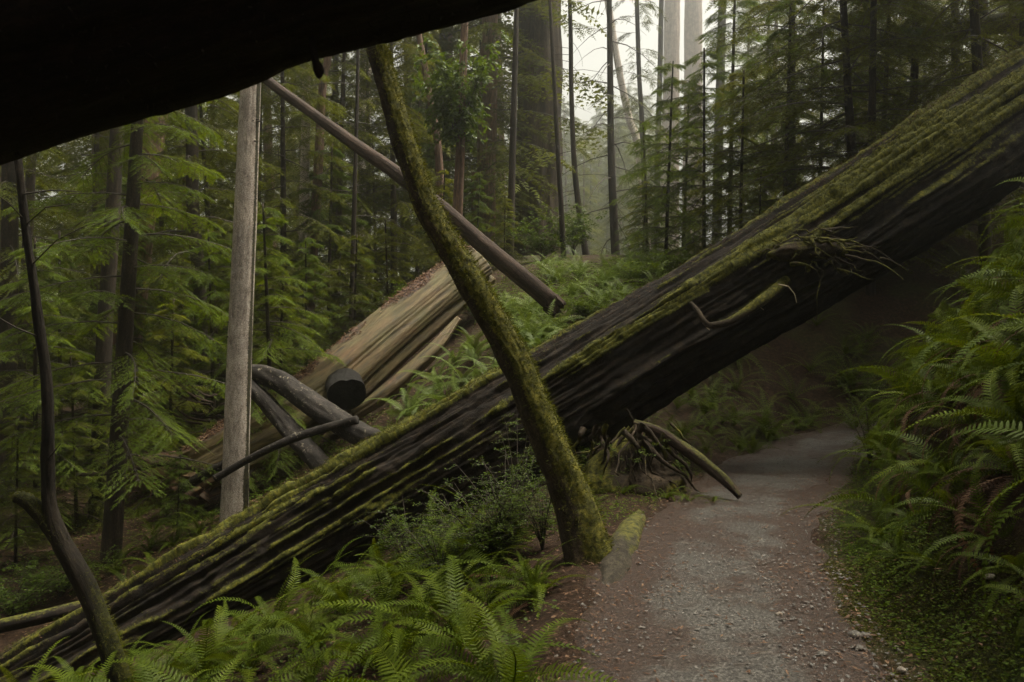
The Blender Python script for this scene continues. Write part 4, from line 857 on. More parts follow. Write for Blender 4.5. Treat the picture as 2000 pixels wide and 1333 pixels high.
# right hillside hemlocks
trunk_tree('hemlock_tree', 'dark trunked hemlock standing behind the upper part of the big log', [(1650, 60, 13), (1656, 180, 15), (1666, 330, 18)], 16.5, DARKB, up=6, amp=.008, seed=27, dead=8, crown=pc(31, 11.5, 1.6, 54, 3.1, droop=.28, rise=.05, tw=.17, ntw=7, nbl=11, fe=FE3, minL=.5, shape=.5), leafm=NEEDLE)
trunk_tree('conifer_tree', 'thick dark trunk at the upper right corner above the lodged log', [(1912, -30, 26), (1916, 60, 27), (1924, 180, 30)], 21, DARKB, up=12, amp=.02, seed=28, dead=8)
trunk_tree('conifer_tree', 'second dark trunk at the upper right corner next to the frame edge', [(1985, -30, 30), (1988, 60, 32), (1992, 150, 34)], 19.5, DARKB, up=12, amp=.02, seed=29, crown=pc(32, 14, 4, 40, 2.6, droop=.3, tw=.26), leafm=NEEDLE_D)

# --- copies of a few crown kinds
def kind(name, seed, H, r0, bark, leafm, crown, nseg=12, lean=.02):
    pts = np.array([(0, 0, -.6, r0*1.15), (0, 0, 0, r0), (lean*H*.3, 0, H*.4, r0*.72), (lean*H, 0, H, .02)])
    V, fs, at, info = tube(pts, nseg, 40, bark_disp(r0*.08, 12, seed)); at['moss'] = np.zeros(len(V))
    (V2, f2, a2), (V3, f3, a3) = conifer_crown(**crown)
    return name, mesh('trunk', V, fs, at, bark, True), mesh('crown', V2, f2, a2, leafm), mesh('branches', V3, f3, a3, TWIG)
KN = dict(
 near1=kind('young_conifer', 51, 4.2, .045, DARKB, NEEDLE, pc(51, 4.2, .25, 46, 1.35, droop=.28, rise=.15, tw=.11, ntw=8, nbl=11, fe=FE6, minL=.25)),
 near2=kind('young_conifer', 52, 5.5, .055, DARKB, NEEDLE_B, pc(52, 5.5, .4, 46, 1.6, droop=.32, rise=.1, tw=.12, ntw=8, nbl=11, fe=FE6, minL=.3)),
 mid1=kind('hemlock_tree', 53, 14, .13, DARKB, NEEDLE, pc(53, 14, 1.2, 64, 3.0, droop=.32, rise=.06, tw=.22, ntw=7, nbl=10, fe=FE3, minL=.5, shape=.6)),
 mid2=kind('hemlock_tree', 54, 17, .15, DARKB, NEEDLE, pc(54, 17, 2.2, 64, 3.2, droop=.42, rise=.05, tw=.23, ntw=7, nbl=10, fe=FE3, minL=.6, shape=.5)),
 far1=kind('tall_conifer', 55, 34, .32, RED, NEEDLE, pc(55, 34, 2.5, 88, 4.8, droop=.38, tw=.6, ntw=4, nbl=8, fe=FE3, minL=.8, shape=.6)),
 far2=kind('tall_conifer', 56, 38, .4, RED, NEEDLE, pc(56, 38, 4, 88, 5.0, droop=.42, tw=.66, ntw=4, nbl=8, fe=FE3, minL=.8, shape=.5)),
 high=kind('tall_conifer', 58, 36, .38, RED, NEEDLE_D, pc(58, 36, 11, 70, 4.8, droop=.4, tw=.62, ntw=4, nbl=8, fe=FE3, minL=.8, shape=.5)),
 far3=kind('tall_conifer', 57, 30, .26, DARKB, NEEDLE, pc(57, 30, 1.5, 88, 4.4, droop=.35, tw=.56, ntw=4, nbl=8, fe=FE3, minL=.8, shape=.6)))
tcount = 0
def plant(k, x, y, label, group=None, s=1., rz=None):
    global tcount; tcount += 1; r = random.Random(tcount*7+1)
    name, tm, cm, bm = KN[k]; z = hz(x, y)-.05
    root = empty(name, (x, y, z), label, 'tree', group); root.rotation_euler = (r.gauss(0, .015), r.gauss(0, .015), r.random()*6.283 if rz is None else rz); root.scale = (s,)*3
    obj('trunk', tm, root); obj('crown', cm, root); tag(obj('branches', bm, root), kind='stuff'); return root
def at_px(px, d): return (px-CX)/F*d, d

for k, px, d, s, lab in [
    ('near2', 1300, 21.5, 1.0, 'bushy young conifer in front of the pale redwood pair'),
    ('near2', 1375, 20, 1.0, 'young conifer on the ridge right of the pale redwood pair'),
    ('near1', 1445, 18.5, 1.1, 'small dark conifer above the fern slope, left of the big log'),
    ('near2', 1425, 25, 1.5, 'taller young conifer behind the ridge right of the mist'),
    ('near1', 1255, 24, .55, 'smallest young conifer at the right edge of the foggy gap'),
    ('near2', 1530, 18.5, 1.2, 'young conifer tucked behind the middle of the big log'),
    ('near2', 600, 20.5, .8, 'small drooping conifer above the reddish edge of the bare split log'),
    ('near1', 545, 17.5, 1.0, 'bushy conifer right of the grey trunk'),
    ('near1', 760, 21, .8, 'young conifer at the top of the bare split log'),
    ('near2', 930, 25, .6, 'yellow green young conifer under the laurel'),
    ('near1', 985, 24, .55, 'small conifer at the foot of the giant hazy redwood'),
    ('near2', 345, 12.6, .28, 'knee high seedling conifer left of the grey trunk base'),
    ('near1', 150, 15, .8, 'young conifer between the forked tree and the layered sapling'),
    ('near1', 30, 13, .6, 'low young conifer at the left edge behind the forked tree'),
    ('near2', 120, 20, 1.1, 'taller young conifer deep at the far left'),
    ('near2', 535, 15.8, 1.0, 'drooping yellow green conifer close behind the grey trunk'),
    ('near1', 330, 16.5, 1.0, 'leafy young conifer between the layered sapling and the grey trunk'),
    ('near2', 420, 18.5, 1.0, 'young conifer just left of the grey trunk'),
    ('near1', 690, 19.5, .9, 'young conifer above the middle of the bare split log'),
    ('near2', 70, 15.0, 1.0, 'young conifer behind the stem of the forked tree'),
    ('near1', 860, 24, .9, 'young conifer behind the fallen pole'),
    ('near2', 640, 24, 1.2, 'tall young conifer between grey trunk and fallen pole'),
    ('near1', 1335, 24.5, 1.25, 'bushy conifer just left of the foot of the pale redwood pair'),
    ('near2', 1265, 26, .8, 'light green conifer at the right edge of the foggy gap'),
    ('near1', 1600, 19.5, 1.3, 'bushy conifer left of the dark trunked hemlock'),
    ('near2', 1720, 18.5, 1.2, 'bushy conifer right of the dark trunked hemlock'),
    ('near1', 465, 24, 1.5, 'full young conifer behind the grey trunk'),
    ('near2', 250, 22, 1.4, 'full young conifer behind the layered sapling'),
    ('near1', 735, 28, 1.5, 'full young conifer left of the leaning trunk'),
    ('near2', 815, 30, 1.5, 'full young conifer right of the leaning trunk'),
    ('near1', 1480, 16.6, .6, 'low dark conifer touching the upper edge of the big log')]:
    plant(k, *at_px(px, d), lab, 'young conifers of the understorey', s)
for k, px, d, s, lab in [
    ('mid1', 1545, 21, .9, 'broad hemlock right of the mist, left of the dark trunked one'),
    ('mid2', 1490, 42, 1.1, 'hemlock fading into the mist right of the redwood pair'),
    ('mid1', 1780, 19, .8, 'hemlock spreading over the big log near the upper right'),
    ('mid2', 1870, 24, .9, 'dark hemlock behind the lodged trunk in the upper right'),
    ('mid1', 1990, 17, .7, 'hemlock at the right frame edge above the big log'),
    ('mid1', 430, 21, .8, 'hemlock directly left of the grey trunk'),
    ('mid1', 555, 23, .9, 'wide drooping hemlock right of the grey trunk'),
    ('mid2', 655, 26, .85, 'hemlock below the fallen pole'),
    ('mid2', 770, 27, .8, 'hemlock behind the leaning trunk'),
    ('mid1', 840, 34, 1.0, 'hemlock behind the thin bending trunk'),
    ('mid2', 945, 33, .9, 'hemlock left of the giant hazy redwood'),
    ('mid1', 320, 27, .95, 'hemlock behind the reddish brown trunk on the left'),
    ('mid2', 180, 25, .9, 'dark hemlock behind the layered sapling'),
    ('mid1', 60, 28, 1.0, 'dark hemlock at the far left'),
    ('mid2', -80, 21, .9, 'hemlock cut by the left frame edge'),
    ('mid1', 1700, 16, .75, 'hemlock directly above the dark shaded slope'),
    ('mid2', 1930, 15.5, .8, 'dark hemlock just above the right end of the big log'),
    ('mid1', 500, 30, 1.0, 'hemlock deep behind the grey trunk'),
    ('mid2', 250, 33, 1.0, 'hemlock deep on the left'),
    ('mid1', 720, 33, 1.0, 'hemlock deep left of the leaning trunk'),
    ('mid1', 900, 40, 1.1, 'hemlock deep behind the laurel')]:
    plant(k, *at_px(px, d), lab, 'hemlocks of the middle distance', s)
# tall forest behind, leaving the foggy gap open
r = random.Random(5)
spots = []
tries = 0
while len(spots) < 84 and tries < 6000:
    tries += 1
    d = 32+100*r.random()**1.3; px = r.uniform(-150, 2200); x, y = at_px(px, d)
    lo, hi = (1065, 1310) if d < 70 else (1085, 1290)
    if lo < px < hi: continue
    if (960 < px < 1130 and d < 46) or (1270 < px < 1440 and d < 130) or (1440 <= px < 2000 and d < 48): continue
    if any((x-a)**2+(y-b)**2 < (3.2+d*.02)**2 for a, b in spots): continue
    spots.append((x, y))
for x, y in spots:
    px = x/y*F+CX; reg = ('in the forest left of the grey trunk' if px < 470 else 'in the forest between the grey trunk and the leaning trunk' if px < 800 else 'behind the laurel and the giant hazy redwood' if px < 1180 else 'fading into mist behind the pale redwood pair' if px < 1480 else 'on the dim hillside above the big log')
    plant(r.choice(['far1', 'far2', 'far3', 'far2']), x, y, 'tall conifer '+reg, 'tall conifers '+reg, r.uniform(.75, 1.1))
for x, y in [(12, 152), (19, 156), (23, 168), (16, 176), (29, 172), (13.5, 172), (20, 198), (26, 186), (33, 206), (17, 204), (24, 218), (40, 248), (31, 258), (22, 262), (36, 266), (8.6, 96), (13.2, 102), (10.4, 110), (16, 114), (18.6, 118), (12, 128), (20, 132), (16.5, 140), (11, 144), (22, 148), (26, 162), (14.5, 160), (9.5, 132), (24, 138), (18, 182), (30, 196), (22, 206), (15, 216), (36, 222), (27, 228), (15, 140), (20, 152), (12, 158), (28, 160), (17, 172), (33, 178), (23, 190), (13, 192), (37, 205), (29, 212), (20, 222), (42, 235), (34, 240), (25, 250), (16, 245), (48, 262), (38, 275), (28, 285), (20, 290)]:
    plant(r.choice(['far1', 'far2', 'far3']), x, y, 'ghostly pale conifer deep in the foggy gap', 'faint conifers deep in the fog', r.uniform(.8, 1.1))

q = random.Random(8); ring = []
while len(ring) < 34:
    x, y = q.uniform(-48, 52), q.uniform(-38, 32)
    if y > -5 and (abs(x) < .66*y+9 or abs(x) < 9): continue
    if x > 8 and y > -4: continue
    if x*x+(y+1)**2 < 60 or any((x-a)**2+(y-b)**2 < 16 for a, b in ring): continue
    ring.append((x, y))
over = [(-5, 2), (5.2, 1.2), (-2.6, -3.2), (3.2, -3.6), (0, -6.5), (9.6, 12.6)]  # out-of-frame trees added so their crowns shade the foreground and path end
for x, y in ring+over:
    plant('high' if (x, y) in over or x*x+y*y < 300 else q.choice(['far1', 'far2', 'far3']), x, y, 'unseen tall conifer shading the scene from the forest beside and behind the viewpoint', 'tall conifers around the viewpoint', q.uniform(.8, 1.1))

for k_ in range(15):
    y_ = r.uniform(160, 200); plant(r.choice(['far1', 'far2', 'far3']), (r.uniform(0, 13)+88+14*k_-3)/F*y_, y_, 'ghostly pale conifer deep in the foggy gap', 'faint conifers deep in the fog', r.uniform(1.2, 1.45))
# laurel foliage on its trunk
def leafy(name, label, x, y, z, geo, mat, cat='shrub', group=None):
    (V, Ff, a), (V2, f2, a2) = geo; root = empty(name, (x, y, z), label, cat, group)
    obj('foliage', mesh('foliage', V, Ff, a, mat), root); tag(obj('stems', mesh('stems', V2, f2, a2, TWIG), root), kind='stuff'); return root
lr = [o for o in bpy.data.objects if o.name.startswith('laurel_tree')][0]
p = P(895, 190, 21)-np.array(lr.location)
(V, Ff, a), (V2, f2, a2) = shrub_crown(5, 3.4, 1.35, 22, .15, 10, 12, .3, .5)
for VV in (V, V2): VV += p-np.array([0, 0, 1.5])
obj('crown', mesh('crown', V, Ff, a, BROAD), lr); tag(obj('leafy_branches', mesh('leafy_branches', V2, f2, a2, TWIG), lr), kind='stuff')

# shrubs
for k, (px, d, H, R, ns, lf_, m_, lab) in enumerate([
    (985, 6.9, 1.15, .55, 20, .024, BROAD, 'small leaved huckleberry bush left of the leaning trunk'),
    (950, 6.7, .9, .6, 24, .024, BROAD, 'dense huckleberry bush behind the foreground ferns'),
    (1010, 7.6, 1.5, .5, 12, .024, BROAD, 'tall airy huckleberry sprays against the dark log'),
    (800, 7.5, .9, .6, 18, .026, BROAD, 'huckleberry bush at the left end of the shaded undergrowth'),
    (860, 6.6, .75, .55, 18, .024, BROAD, 'low bush between two foreground ferns left of the leaning trunk'),
    (905, 7.2, .8, .55, 16, .024, BROAD, 'low huckleberry bush in front of the dark side of the big log'),
    (1060, 6.6, .8, .4, 14, .024, BROAD, 'huckleberry sprigs touching the foot of the leaning trunk'),
    (1235, 8.5, .62, .42, 16, .026, BROAD, 'leafy sprigs growing over the root clump'),
    (1300, 8.7, .5, .4, 12, .026, BROAD, 'low sprigs right behind the root clump'),
    (1120, 9.2, .5, .4, 10, .03, BROAD, 'low sprigs between the leaning trunk and the root clump'),
    (1700, 9.6, 1.3, .5, 7, .03, BROAD, 'thin leafy sprig at the left end of the fern bank'),
    (1250, 18.0, .7, .8, 16, .06, SORREL, 'bright green low shrub on the slope above the big log'),
    (1150, 15.5, .6, .8, 18, .05, SORREL, 'bright green leafy patch right of the end of the fallen pole'),
    (1320, 18.5, .8, .9, 16, .06, BROAD, 'leafy shrub on the ridge below the young conifers'),
    (720, 11.8, .55, .4, 12, .035, SORREL, 'small bright shrub beside the black charred log end'),
    (560, 12.0, .55, .45, 12, .035, SORREL, 'bright leafy sprigs right of the grey trunk base'),
    (1120, 26, 2.2, 1.1, 16, .10, BROAD, 'broad leaved shrub at the right foot of the giant hazy redwood'),
    (1060, 24, 1.6, 1.2, 16, .10, BROAD, 'broad leaved shrub before the giant hazy redwood'),
    (820, 20, 1.6, 1.1, 18, .09, BROAD, 'broad leaved shrub behind the top of the bare split log'),
    (470, 20, 1.4, 1.2, 16, .08, BROAD, 'dull shrub behind the grey trunk'),
    (120, 11.5, .8, .8, 18, .04, BROAD, 'dark shrub behind the forked tree above the big log'),
    (20, 11, 1.0, .9, 18, .045, BROAD, 'dark shrub at the left edge above the big log')]):
    x, y = at_px(px, d); leafy('shrub', lab, x, y, hz(x, y)-.03, shrub_crown(70+k, H, R, ns, lf_), m_)

# ------------------------------------------------------------------ ferns
def path_at(y, off):
    y = np.asarray(y, float); k = np.interp(y, PXY[:, 1], np.arange(len(PXY))); i_ = np.arange(len(PXY))
    f = lambda A_: np.stack([np.interp(k, i_, A_[:, 0]), np.interp(k, i_, A_[:, 1])], -1)
    return f(PXY)+f(PN)*np.asarray(off)[..., None]
fr = random.Random(11)
A_ = 'sword fern in the lush foreground patch left of the path'
def poisson(n_, f, rad, tries=4000):
    out = []
    for _ in range(tries):
        q = f()
        if all((q[0]-a)**2+(q[1]-b)**2 > rad*rad for a, b in out): out.append((q[0], q[1]))
        if len(out) >= n_: break
    return out
def fzone():
    while True:
        y = fr.uniform(2.5, 7.9); x = fr.uniform(-4.6, .5)
        if x < float(path_at(y, -HALF-.22)[0]) and x/y > -.66 and not (y > 5.4 and x > -.15): return x, y
for x, y in poisson(60, fzone, .40):
    near = y < 4.6; px_ = x/y*F+CX
    lab = ('fern at the bottom edge of the picture ' if y < 3.6 else 'sword fern in the lush patch ' if near else 'fern below the dark side of the big log ')+('near the forked tree' if px_ < 420 else 'midway to the path' if px_ < 640 else 'left of the leaning trunk' if px_ < 850 else 'near the path edge')
    fern(x, y, fr.uniform(.6, 1.05) if x < .05 else .62, lab, 'foreground ferns', fr.choice((14, 16, 18, 20)), dead=fr.choice((0, 1, 2, 4)))
for x, y, s in [(-.15, 6.6, .7), (-.55, 7.0, .7), (.05, 7.3, .6), (-.9, 7.3, .65), (.15, 5.5, .6)]:
    fern(x, y, s, 'sword fern around the foot of the leaning trunk', 'ferns by the leaning trunk', 14, dead=1)
# right bank
bank = 'sword fern on the steep bank right of the path'
def bzone():
    y = fr.uniform(3.7, 12.8); q = path_at(y, HALF+fr.uniform(.3, 3.3)); return float(q[0]), float(q[1])
for x, y in poisson(128, bzone, .34):
    pd = float(path_dist(np.array([x]), np.array([y]))[0][0])-HALF; low = pd < .62
    if low and y < 5.6: 
        if fr.random() < .3: continue
        sz = .4
    elif low: sz = .72
    else: sz = fr.uniform(.75, 1.05)
    part = 'nearest to the camera' if y < 5.2 else 'halfway along' if y < 8 else 'far end below the log'
    lab = ('small fern edging the right of the path, ' if low else 'sword fern low on the right bank, ' if pd < 1.3 else 'sword fern midway up the right bank, ' if pd < 2.2 else 'sword fern high on the right bank, ')+part
    fern(x, y, sz, lab, 'small ferns edging the path' if low else 'ferns on the right bank', 10 if low else 14, dead=(0 if y < 6 else 1) if low else fr.choice((5, 7, 9)) if (pd < 1.5 and y < 8) else fr.choice((1, 2, 3)))
for px_, d_ in [(250, 18), (290, 17.2), (330, 18.6), (270, 19.4), (370, 17.6), (410, 18.4), (310, 16.4)]:
    x, y = at_px(px_, d_); fern(x, y, 1.0, 'withered brown brush on the left forest floor', 'withered brush left of the grey trunk', 0, dead=12, dz=.25)
for k_ in range(16):
    a_ = fr.uniform(360, 440); b_ = fr.uniform(770, 830); simple_log('stick', 'thin stick in the heap of dead sticks left of the grey trunk', [(a_-fr.uniform(20, 50), b_-fr.uniform(-20, 40), 4, 16.5), (a_, b_, 5, 16.4), (a_+fr.uniform(15, 45), b_+fr.uniform(-10, 35), 4, 16.2)], POLEB, 6, 8, .002, 4, cat='stick', group='heap of dead sticks', seed=k_)
for y, s_ in [(4.5, .62), (4.8, .95), (5.1, .6), (5.3, 1.0), (5.6, .7), (5.8, 1.15), (6.0, .62), (6.2, .95), (6.5, .7), (6.7, 1.2), (5.0, 1.35), (5.5, 1.5)]:
    q = path_at(y, HALF+s_); fern(float(q[0]), float(q[1]), fr.uniform(.5, .72), 'half withered fern on the steep foot of the right bank', 'half withered ferns on the right bank', 9, dead=fr.choice((6, 8, 10)), dz=.05)
# slopes behind the big log
def scatter_px(lst, label, group, sz, pale, parts=False, nf=13, dead=0, mass=False):
    for px, d in lst: 
        x, y = at_px(px, d); fern(x, y, fr.uniform(*sz), label, group, nf, pale, dead, parts=parts, mass=mass)
scatter_px([(870, 13.2), (905, 13.6), (860, 14.2), (930, 14.2), (830, 13.2), (955, 13.2), (890, 14.9), (925, 15.2), (850, 12.6), (905, 12.6), (800, 12.6), (800, 13.6)], 'pale sword fern on the slope between bare split log and big log', 'pale ferns behind the big log', (.8, 1.05), True, True, 15, 1)
scatter_px([(1000, 14.6), (1030, 14.2), (1060, 15.0), (985, 15.6), (1020, 15.8), (1050, 13.6), (990, 13.4), (1010, 12.9)], 'sword fern under the lower end of the fallen pole', 'ferns under the fallen pole', (.75, 1.0), True, True, 14, 1)
scatter_px([(fr.uniform(1060, 1290), fr.uniform(16.5, 22)) for _ in range(36)], 'pale fern on the ridge below the foggy gap', 'ferns on the misty ridge', (.7, 1.0), True)
scatter_px([(fr.uniform(985, 1130), fr.uniform(14.2, 18)) for _ in range(16)], 'fern on the slope behind the end of the fallen pole', 'ferns behind the fallen pole', (.75, 1.0), True)
scatter_px([(960, 18.6), (935, 18.8), (985, 18.8), (950, 19.3), (990, 17.6), (920, 19.6)], 'fern growing at the top end of the bare split log', 'ferns at the top of the bare split log', (.7, .9), True)
scatter_px([(470, 11.6), (500, 11.4), (540, 11.5), (580, 11.4), (620, 11.3), (515, 12.1), (560, 12.4), (600, 12.0), (440, 11.6), (400, 11.6), (360, 11.4), (310, 11.4), (260, 11.2), (340, 12.4), (290, 12.6), (230, 12.0), (390, 12.5)], 'sword fern behind the big log near the grey trunk', 'ferns near the grey trunk', (.6, .85), False, True, 13)
scatter_px([(fr.uniform(660, 780), fr.uniform(11.4, 13.2)) for _ in range(9)], 'fern among the debris right of the charred poles', 'ferns right of the charred poles', (.5, .75), False, False)
scatter_px([(fr.uniform(1330, 1720), fr.uniform(12.0, 15.5)) for _ in range(44)], 'fern in deep shade on the slope under the big log', 'shaded ferns behind the path', (.7, 1.0), False, mass=True)
scatter_px([(fr.uniform(1240, 1380), fr.uniform(9.6, 12.2)) for _ in range(12)], 'low fern in the shade behind the root clump', 'shaded ferns by the root clump', (.45, .7), False, mass=True)
scatter_px([(fr.uniform(1370, 1480), fr.uniform(11.0, 12.2)) for _ in range(8)], 'low fern at the dark end of the path', 'low ferns at the end of the path', (.4, .6), False, mass=True)
scatter_px([(1180, 8.4), (1215, 8.1), (1300, 8.1), (1345, 7.95), (1390, 7.9), (1230, 8.7), (1160, 7.9)], 'small fern at the foot of the root clump', 'small ferns by the root clump', (.28, .42), False, True, 10)
scatter_px([(fr.uniform(-50, 420), fr.uniform(13, 22)) for _ in range(26)], 'fern on the dim forest floor left of the grey trunk', 'ferns on the left forest floor', (.55, .9), False, mass=True)
scatter_px([(fr.uniform(480, 860), fr.uniform(20, 30)) for _ in range(10)], 'fern on the forest floor above the bare split log', 'ferns above the bare split log', (.6, .9), False, mass=True)

frn = random.Random(77); keep_fr = fr; fr = frn
for k_ in range(14):
    q = path_at(frn.uniform(1.2, 3.4), HALF+frn.uniform(.7, 2.6)); fern(float(q[0]), float(q[1]), frn.uniform(.7, .95), 'sword fern on the near bank right beside the viewpoint', 'ferns beside the viewpoint', 13, parts=False)
fr = keep_fr
mp_ = []
for M, k in MASS:
    r = np.random.default_rng(k); M = np.array(M)
    for j in range(10):
        g = FFR[r.integers(len(FFR))]; R_ = rot(j*2.4+r.normal()*.3, r.normal()*.18, r.normal()*.2)*(.65+.5*r.random())
        mp_.append((g[0]@(M[:3, :3]@R_).T+M[:3, 3], g[1], {'rnd': np.clip(g[2]['rnd']+r.normal()*.12, 0, 1)}))
tag(obj('background_ferns', mesh('background_ferns', *joinm(mp_), FROND)), 'ferns massed in the shade behind the path and over the forest floor', 'ferns', kind='stuff')

# ------------------------------------------------------------------ ground cover, gravel, litter
def cover(name, label, pts, leaf, per, mat, spread, seed, hgt=.08):
    r = np.random.default_rng(seed); pts = np.asarray(pts); n_ = len(pts)*per
    c = np.repeat(pts, per, 0)+r.normal(size=(n_, 2))*spread; z = height(c[:, 0], c[:, 1])+hgt*r.random(n_)
    a = r.random(n_)*6.283; V, Ff, k = place(*LEAF, np.stack([c[:, 0], c[:, 1], z], -1), np.stack([np.cos(a), np.sin(a), r.normal(size=n_)*.25], -1), np.array([0, 0, 1.])+r.normal(size=(n_, 3))*.35, leaf*(.5+r.random(n_)), leaf*1.4*(.5+r.random(n_)))
    return tag(obj(name, mesh(name, V, Ff, {'rnd': np.repeat(np.clip(r.random(n_)*.7+.3*r.random(len(pts)).repeat(per), 0, 1), k)}, mat)), label, 'ground cover', kind='stuff')
r = np.random.default_rng(31)
def side_pts(n_, y0, y1, s0, s1, sgn=1):
    y = r.uniform(y0, y1, n_); s = r.uniform(s0, s1, n_); return path_at(y, sgn*(HALF+s))
cover('verge_leaves', 'tiny leafy plants on the mossy right verge of the path', np.vstack([side_pts(480, 2.6, 6.5, .1, .55), side_pts(260, 6, 11, -.02, .4)]), .022, 12, SORREL, .05, 1, .07)
mp = side_pts(6000, 2.6, 6, -.08, .75); mp = mp[fbm(mp[:, 0]*2.2, mp[:, 1]*2.2, 5)> -.1]
cover('verge_moss', 'yellow green moss spreading over the right verge of the path', mp, .016, 6, MOSSL, .035, 2, .02)
cover('left_verge_leaves', 'tiny plants on the left verge between leaning trunk and root clump', side_pts(420, 6.6, 9.4, -.02, .9, -1), .022, 10, SORREL, .05, 3, .07)
q = r.uniform([960, 12.5], [1330, 21], (1500, 2)); cover('slope_leaves', 'bright green leafy cover on the slope behind the big log', np.stack([(q[:, 0]-CX)/F*q[:, 1], q[:, 1]], -1), .05, 12, SORREL, .14, 4, .22)
q = r.uniform([-100, 11.5], [800, 26], (1300, 2)); cover('floor_leaves', 'dim green plants over the left forest floor', np.stack([(q[:, 0]-CX)/F*q[:, 1], q[:, 1]], -1), .05, 8, SORREL, .16, 5, .16)
q = r.uniform([-4.2, 2.2], [.15, 8], (700, 2)); cover('shade_leaves', 'low leaves under the foreground ferns', q, .03, 8, BROAD, .1, 6, .12)

# gravel: octahedral pebbles bedded in the path
def pebbles(n_, smin, smax, seed, name, label):
    r = np.random.default_rng(seed); T = np.array([(1, 0, 0), (0, 1, 0), (-1, 0, 0), (0, -1, 0), (0, 0, 1), (.62, .62, .45), (-.62, .62, .4), (-.62, -.62, .45), (.62, -.62, .4)], float)
    TF = np.array([(0, 5, 8), (1, 6, 5), (2, 7, 6), (3, 8, 7), (5, 6, 4), (6, 7, 4), (7, 8, 4), (8, 5, 4)])
    y = 2.2+10*r.random(n_)**1.4; t = r.uniform(-1.05, 1.05, n_); k = r.random(n_) < .35; t[k] = r.uniform(.35, 1.1, k.sum()); c = path_at(y, HALF*t)
    s = smin+(smax-smin)*r.random(n_)**4; a = r.random(n_)*6.283; z = height(c[:, 0], c[:, 1])+.018+.004
    V, Ff, kk = place(T, TF, np.stack([c[:, 0], c[:, 1], z], -1), np.stack([np.cos(a), np.sin(a), r.normal(size=n_)*.12], -1), np.array([0, 0, 1.])+r.normal(size=(n_, 3))*.15, s, s*(.5+.45*r.random(n_)), s*(.35+.3*r.random(n_)))
    V += r.normal(size=V.shape)*.0012
    return tag(obj(name, mesh(name, V, Ff, {'rnd': np.repeat(r.random(n_)**1.5, kk)}, STONE)), label, 'gravel', kind='stuff')
pebbles(11000, .003, .016, 5, 'gravel', 'loose grey gravel bedded in the path')
def litter(n_, seed, name, label, size, region, mat=LITTER, asp=1., pw=1.6):
    r = np.random.default_rng(seed); c = region(r, n_); n_ = len(c); z = height(c[:, 0], c[:, 1])+.026+.006*r.random(n_); a = r.random(n_)*6.283
    V, Ff, k = place(*LEAF, np.stack([c[:, 0], c[:, 1], z], -1), np.stack([np.cos(a), np.sin(a), r.normal(size=n_)*.1], -1), np.array([0, 0, 1.])+r.normal(size=(n_, 3))*.22, size*(.4+r.random(n_)), size*asp*(.4+r.random(n_)))
    return tag(obj(name, mesh(name, V, Ff, {'rnd': np.repeat(r.random(n_)**pw, k)}, mat)), label, 'litter', kind='stuff')
def reg_path(r, n_):
    y = 2.2+9*r.random(n_)**1.3; t = r.uniform(-1.15, 1.15, n_); c = path_at(y, HALF*t)
    keep = (np.abs(t)+.6*fbm(c[:, 0]*1.6, c[:, 1]*1.6, 7)) > .32+.5*r.random(n_)-.25*np.exp(-((c[:, 0]-1.0)**2/.3+(c[:, 1]-6.2)**2/1.2)); return c[keep]
litter(40000, 6, 'path_needles', 'brown needle litter strewn over the path', .022, reg_path, asp=.35)
litter(2200, 9, 'path_leaves', 'small tan fallen leaves on the path', .035, reg_path, asp=1.1, pw=.7)
litter(26000, 7, 'forest_litter', 'reddish brown litter over the forest floor', .07, lambda r, n_: (lambda q: np.stack([(q[:, 0]-CX)/F*q[:, 1], q[:, 1]], -1))(r.uniform([-200, 10.5], [1000, 24], (n_, 2))), asp=.6)
litter(9000, 8, 'bank_litter', 'brown litter on the fern bank and under the ferns', .05, lambda r, n_: r.uniform([-4, 2.3], [6, 11], (n_, 2)), asp=.5)

# single stones on the path
def rock(px, py, d, w_, label, seed, tint):
    c = P(px, py, d); s = w_/2/F*d; c[2] = hz(c[0], c[1])+.02
    u = np.linspace(0, 2*np.pi, 14, endpoint=False); v = np.linspace(-.5, np.pi/2, 8); U, Vv = np.meshgrid(u, v)
    G = np.stack([np.cos(U)*np.cos(Vv)*s, np.sin(U)*np.cos(Vv)*s*.7, np.sin(Vv)*s*.5], -1).reshape(-1, 3); G *= 1+.28*noise(G[:, 0]/s*1.3+seed, G[:, 1]/s*1.3, G[:, 2]/s*1.3)[:, None]
    i = np.arange(7)[:, None]*14; j = np.arange(14)[None]; Fq = np.stack([i+j, i+(j+1) % 14, i+14+(j+1) % 14, i+14+j], -1).reshape(-1, 4)
    return tag(obj('stone', mesh('stone', G, Fq, {'bc': G*6, 'moss': np.zeros(len(G))}, tint, True), None, c), label, 'stone', 'single stones along the path')
SG = bark_mat('grey_stone', (.07, .065, .058), (.13, .122, .11), (.2, .19, .175), stretch=1, scale=8, bump=.3, rough=.6)
SP = bark_mat('pale_stone', (.2, .18, .15), (.3, .27, .23), (.4, .37, .32), stretch=1, scale=8, bump=.3, rough=.6)
rock(1670, 1247, 4.28, 36, 'largest dark grey stone at the right edge of the path', 1, SG)
rock(1692, 1247, 4.28, 22, 'small grey stone touching the right side of the largest one', 2, SG)
rock(1676, 1277, 4.1, 26, 'rounded grey stone just below the largest one', 3, SG)
rock(1604, 1286, 4.02, 24, 'grey stone in the path left of the rounded one', 4, SG)
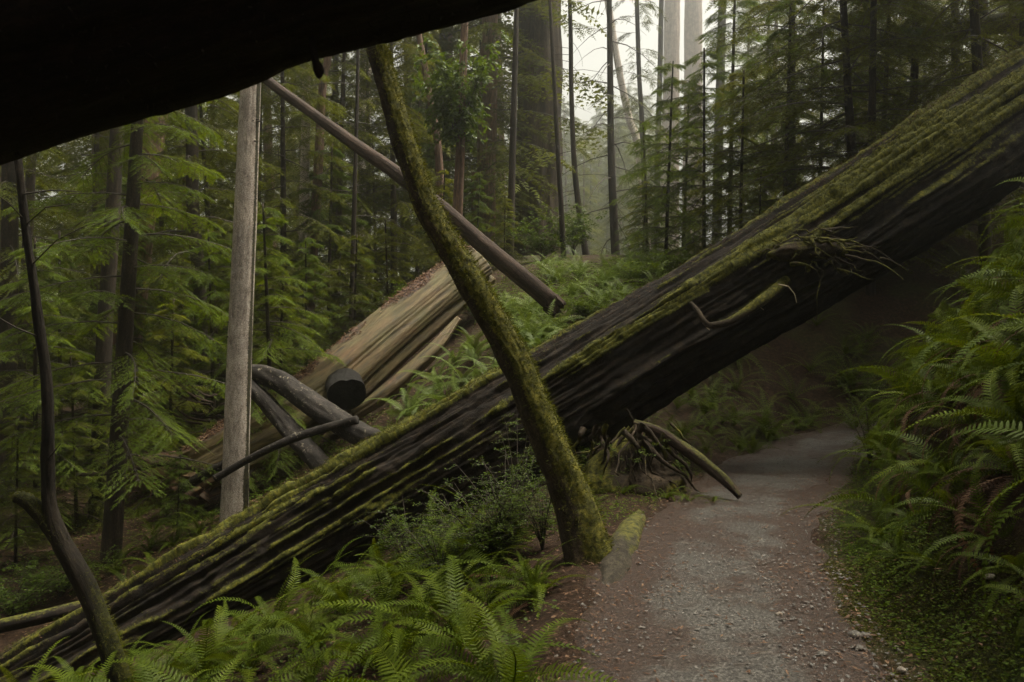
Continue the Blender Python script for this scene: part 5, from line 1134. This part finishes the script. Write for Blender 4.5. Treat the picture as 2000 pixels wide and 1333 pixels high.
rock(1522, 1206, 4.6, 18, 'pale flat stone near the middle of the path', 5, SP)
rock(1934, 1274, 4.1, 24, 'tan stone on the mossy verge at lower right', 6, SP)
rock(1760, 1318, 3.82, 22, 'pale stone at the bottom edge of the picture', 7, SP)

# ------------------------------------------------------------------ haze
zmin, zmax = float(GZ.min())-1, 96.
x0, x1, y0, y1 = GX.min()-3, GX.max()+3, GY.min()-3, GY.max()+3
hV = np.array([(x, y, z) for z in (zmin, zmax) for y in (y0, y1) for x in (x0, x1)]); hF = np.array([(0, 2, 3, 1), (4, 5, 7, 6), (0, 1, 5, 4), (2, 6, 7, 3), (0, 4, 6, 2), (1, 3, 7, 5)])
hm = bpy.data.materials.new('haze_air'); hm.use_nodes = True; hm.node_tree.nodes.clear()
pv = hm.node_tree.nodes.new('ShaderNodeVolumePrincipled'); pv.inputs['Color'].default_value = (.93, .96, .94, 1); pv.inputs['Density'].default_value = HAZE_DENSITY; pv.inputs['Anisotropy'].default_value = .84
ho = hm.node_tree.nodes.new('ShaderNodeOutputMaterial'); hm.node_tree.links.new(pv.outputs[0], ho.inputs['Volume'])
tag(obj('haze', mesh('haze', hV, hF, None, hm)), 'pale fog filling the forest', 'haze', kind='stuff')
# things that share a label: tell them apart by their order from the left where they are few
ORD = ['leftmost', 'second from left', 'third from left', 'fourth from left', 'fifth from left', 'sixth from left', 'seventh from left', 'eighth from left', 'ninth from left']
same = {}
for o in list(COL.objects):
    if o.parent is None and o.get('group') and o.get('label') and 'viewpoint' not in o['label']: same.setdefault(o['label'], []).append(o)
for lab, os_ in same.items():
    if 2 <= len(os_) <= 9 and len(lab.split()) <= 12:
        os_.sort(key=lambda o: o.location.x/max(o.location.y, .1))
        for o, w_ in zip(os_, ORD if len(os_) > 2 else ['left of two', 'right of two']): o['label'] = lab+', '+w_
print('TRIS', sum(sum(len(p.vertices)-2 for p in m.polygons) for m in bpy.data.meshes) if False else sum(len(m.loops)-2*len(m.polygons) for m in bpy.data.meshes), 'OBJ', len(bpy.data.objects))
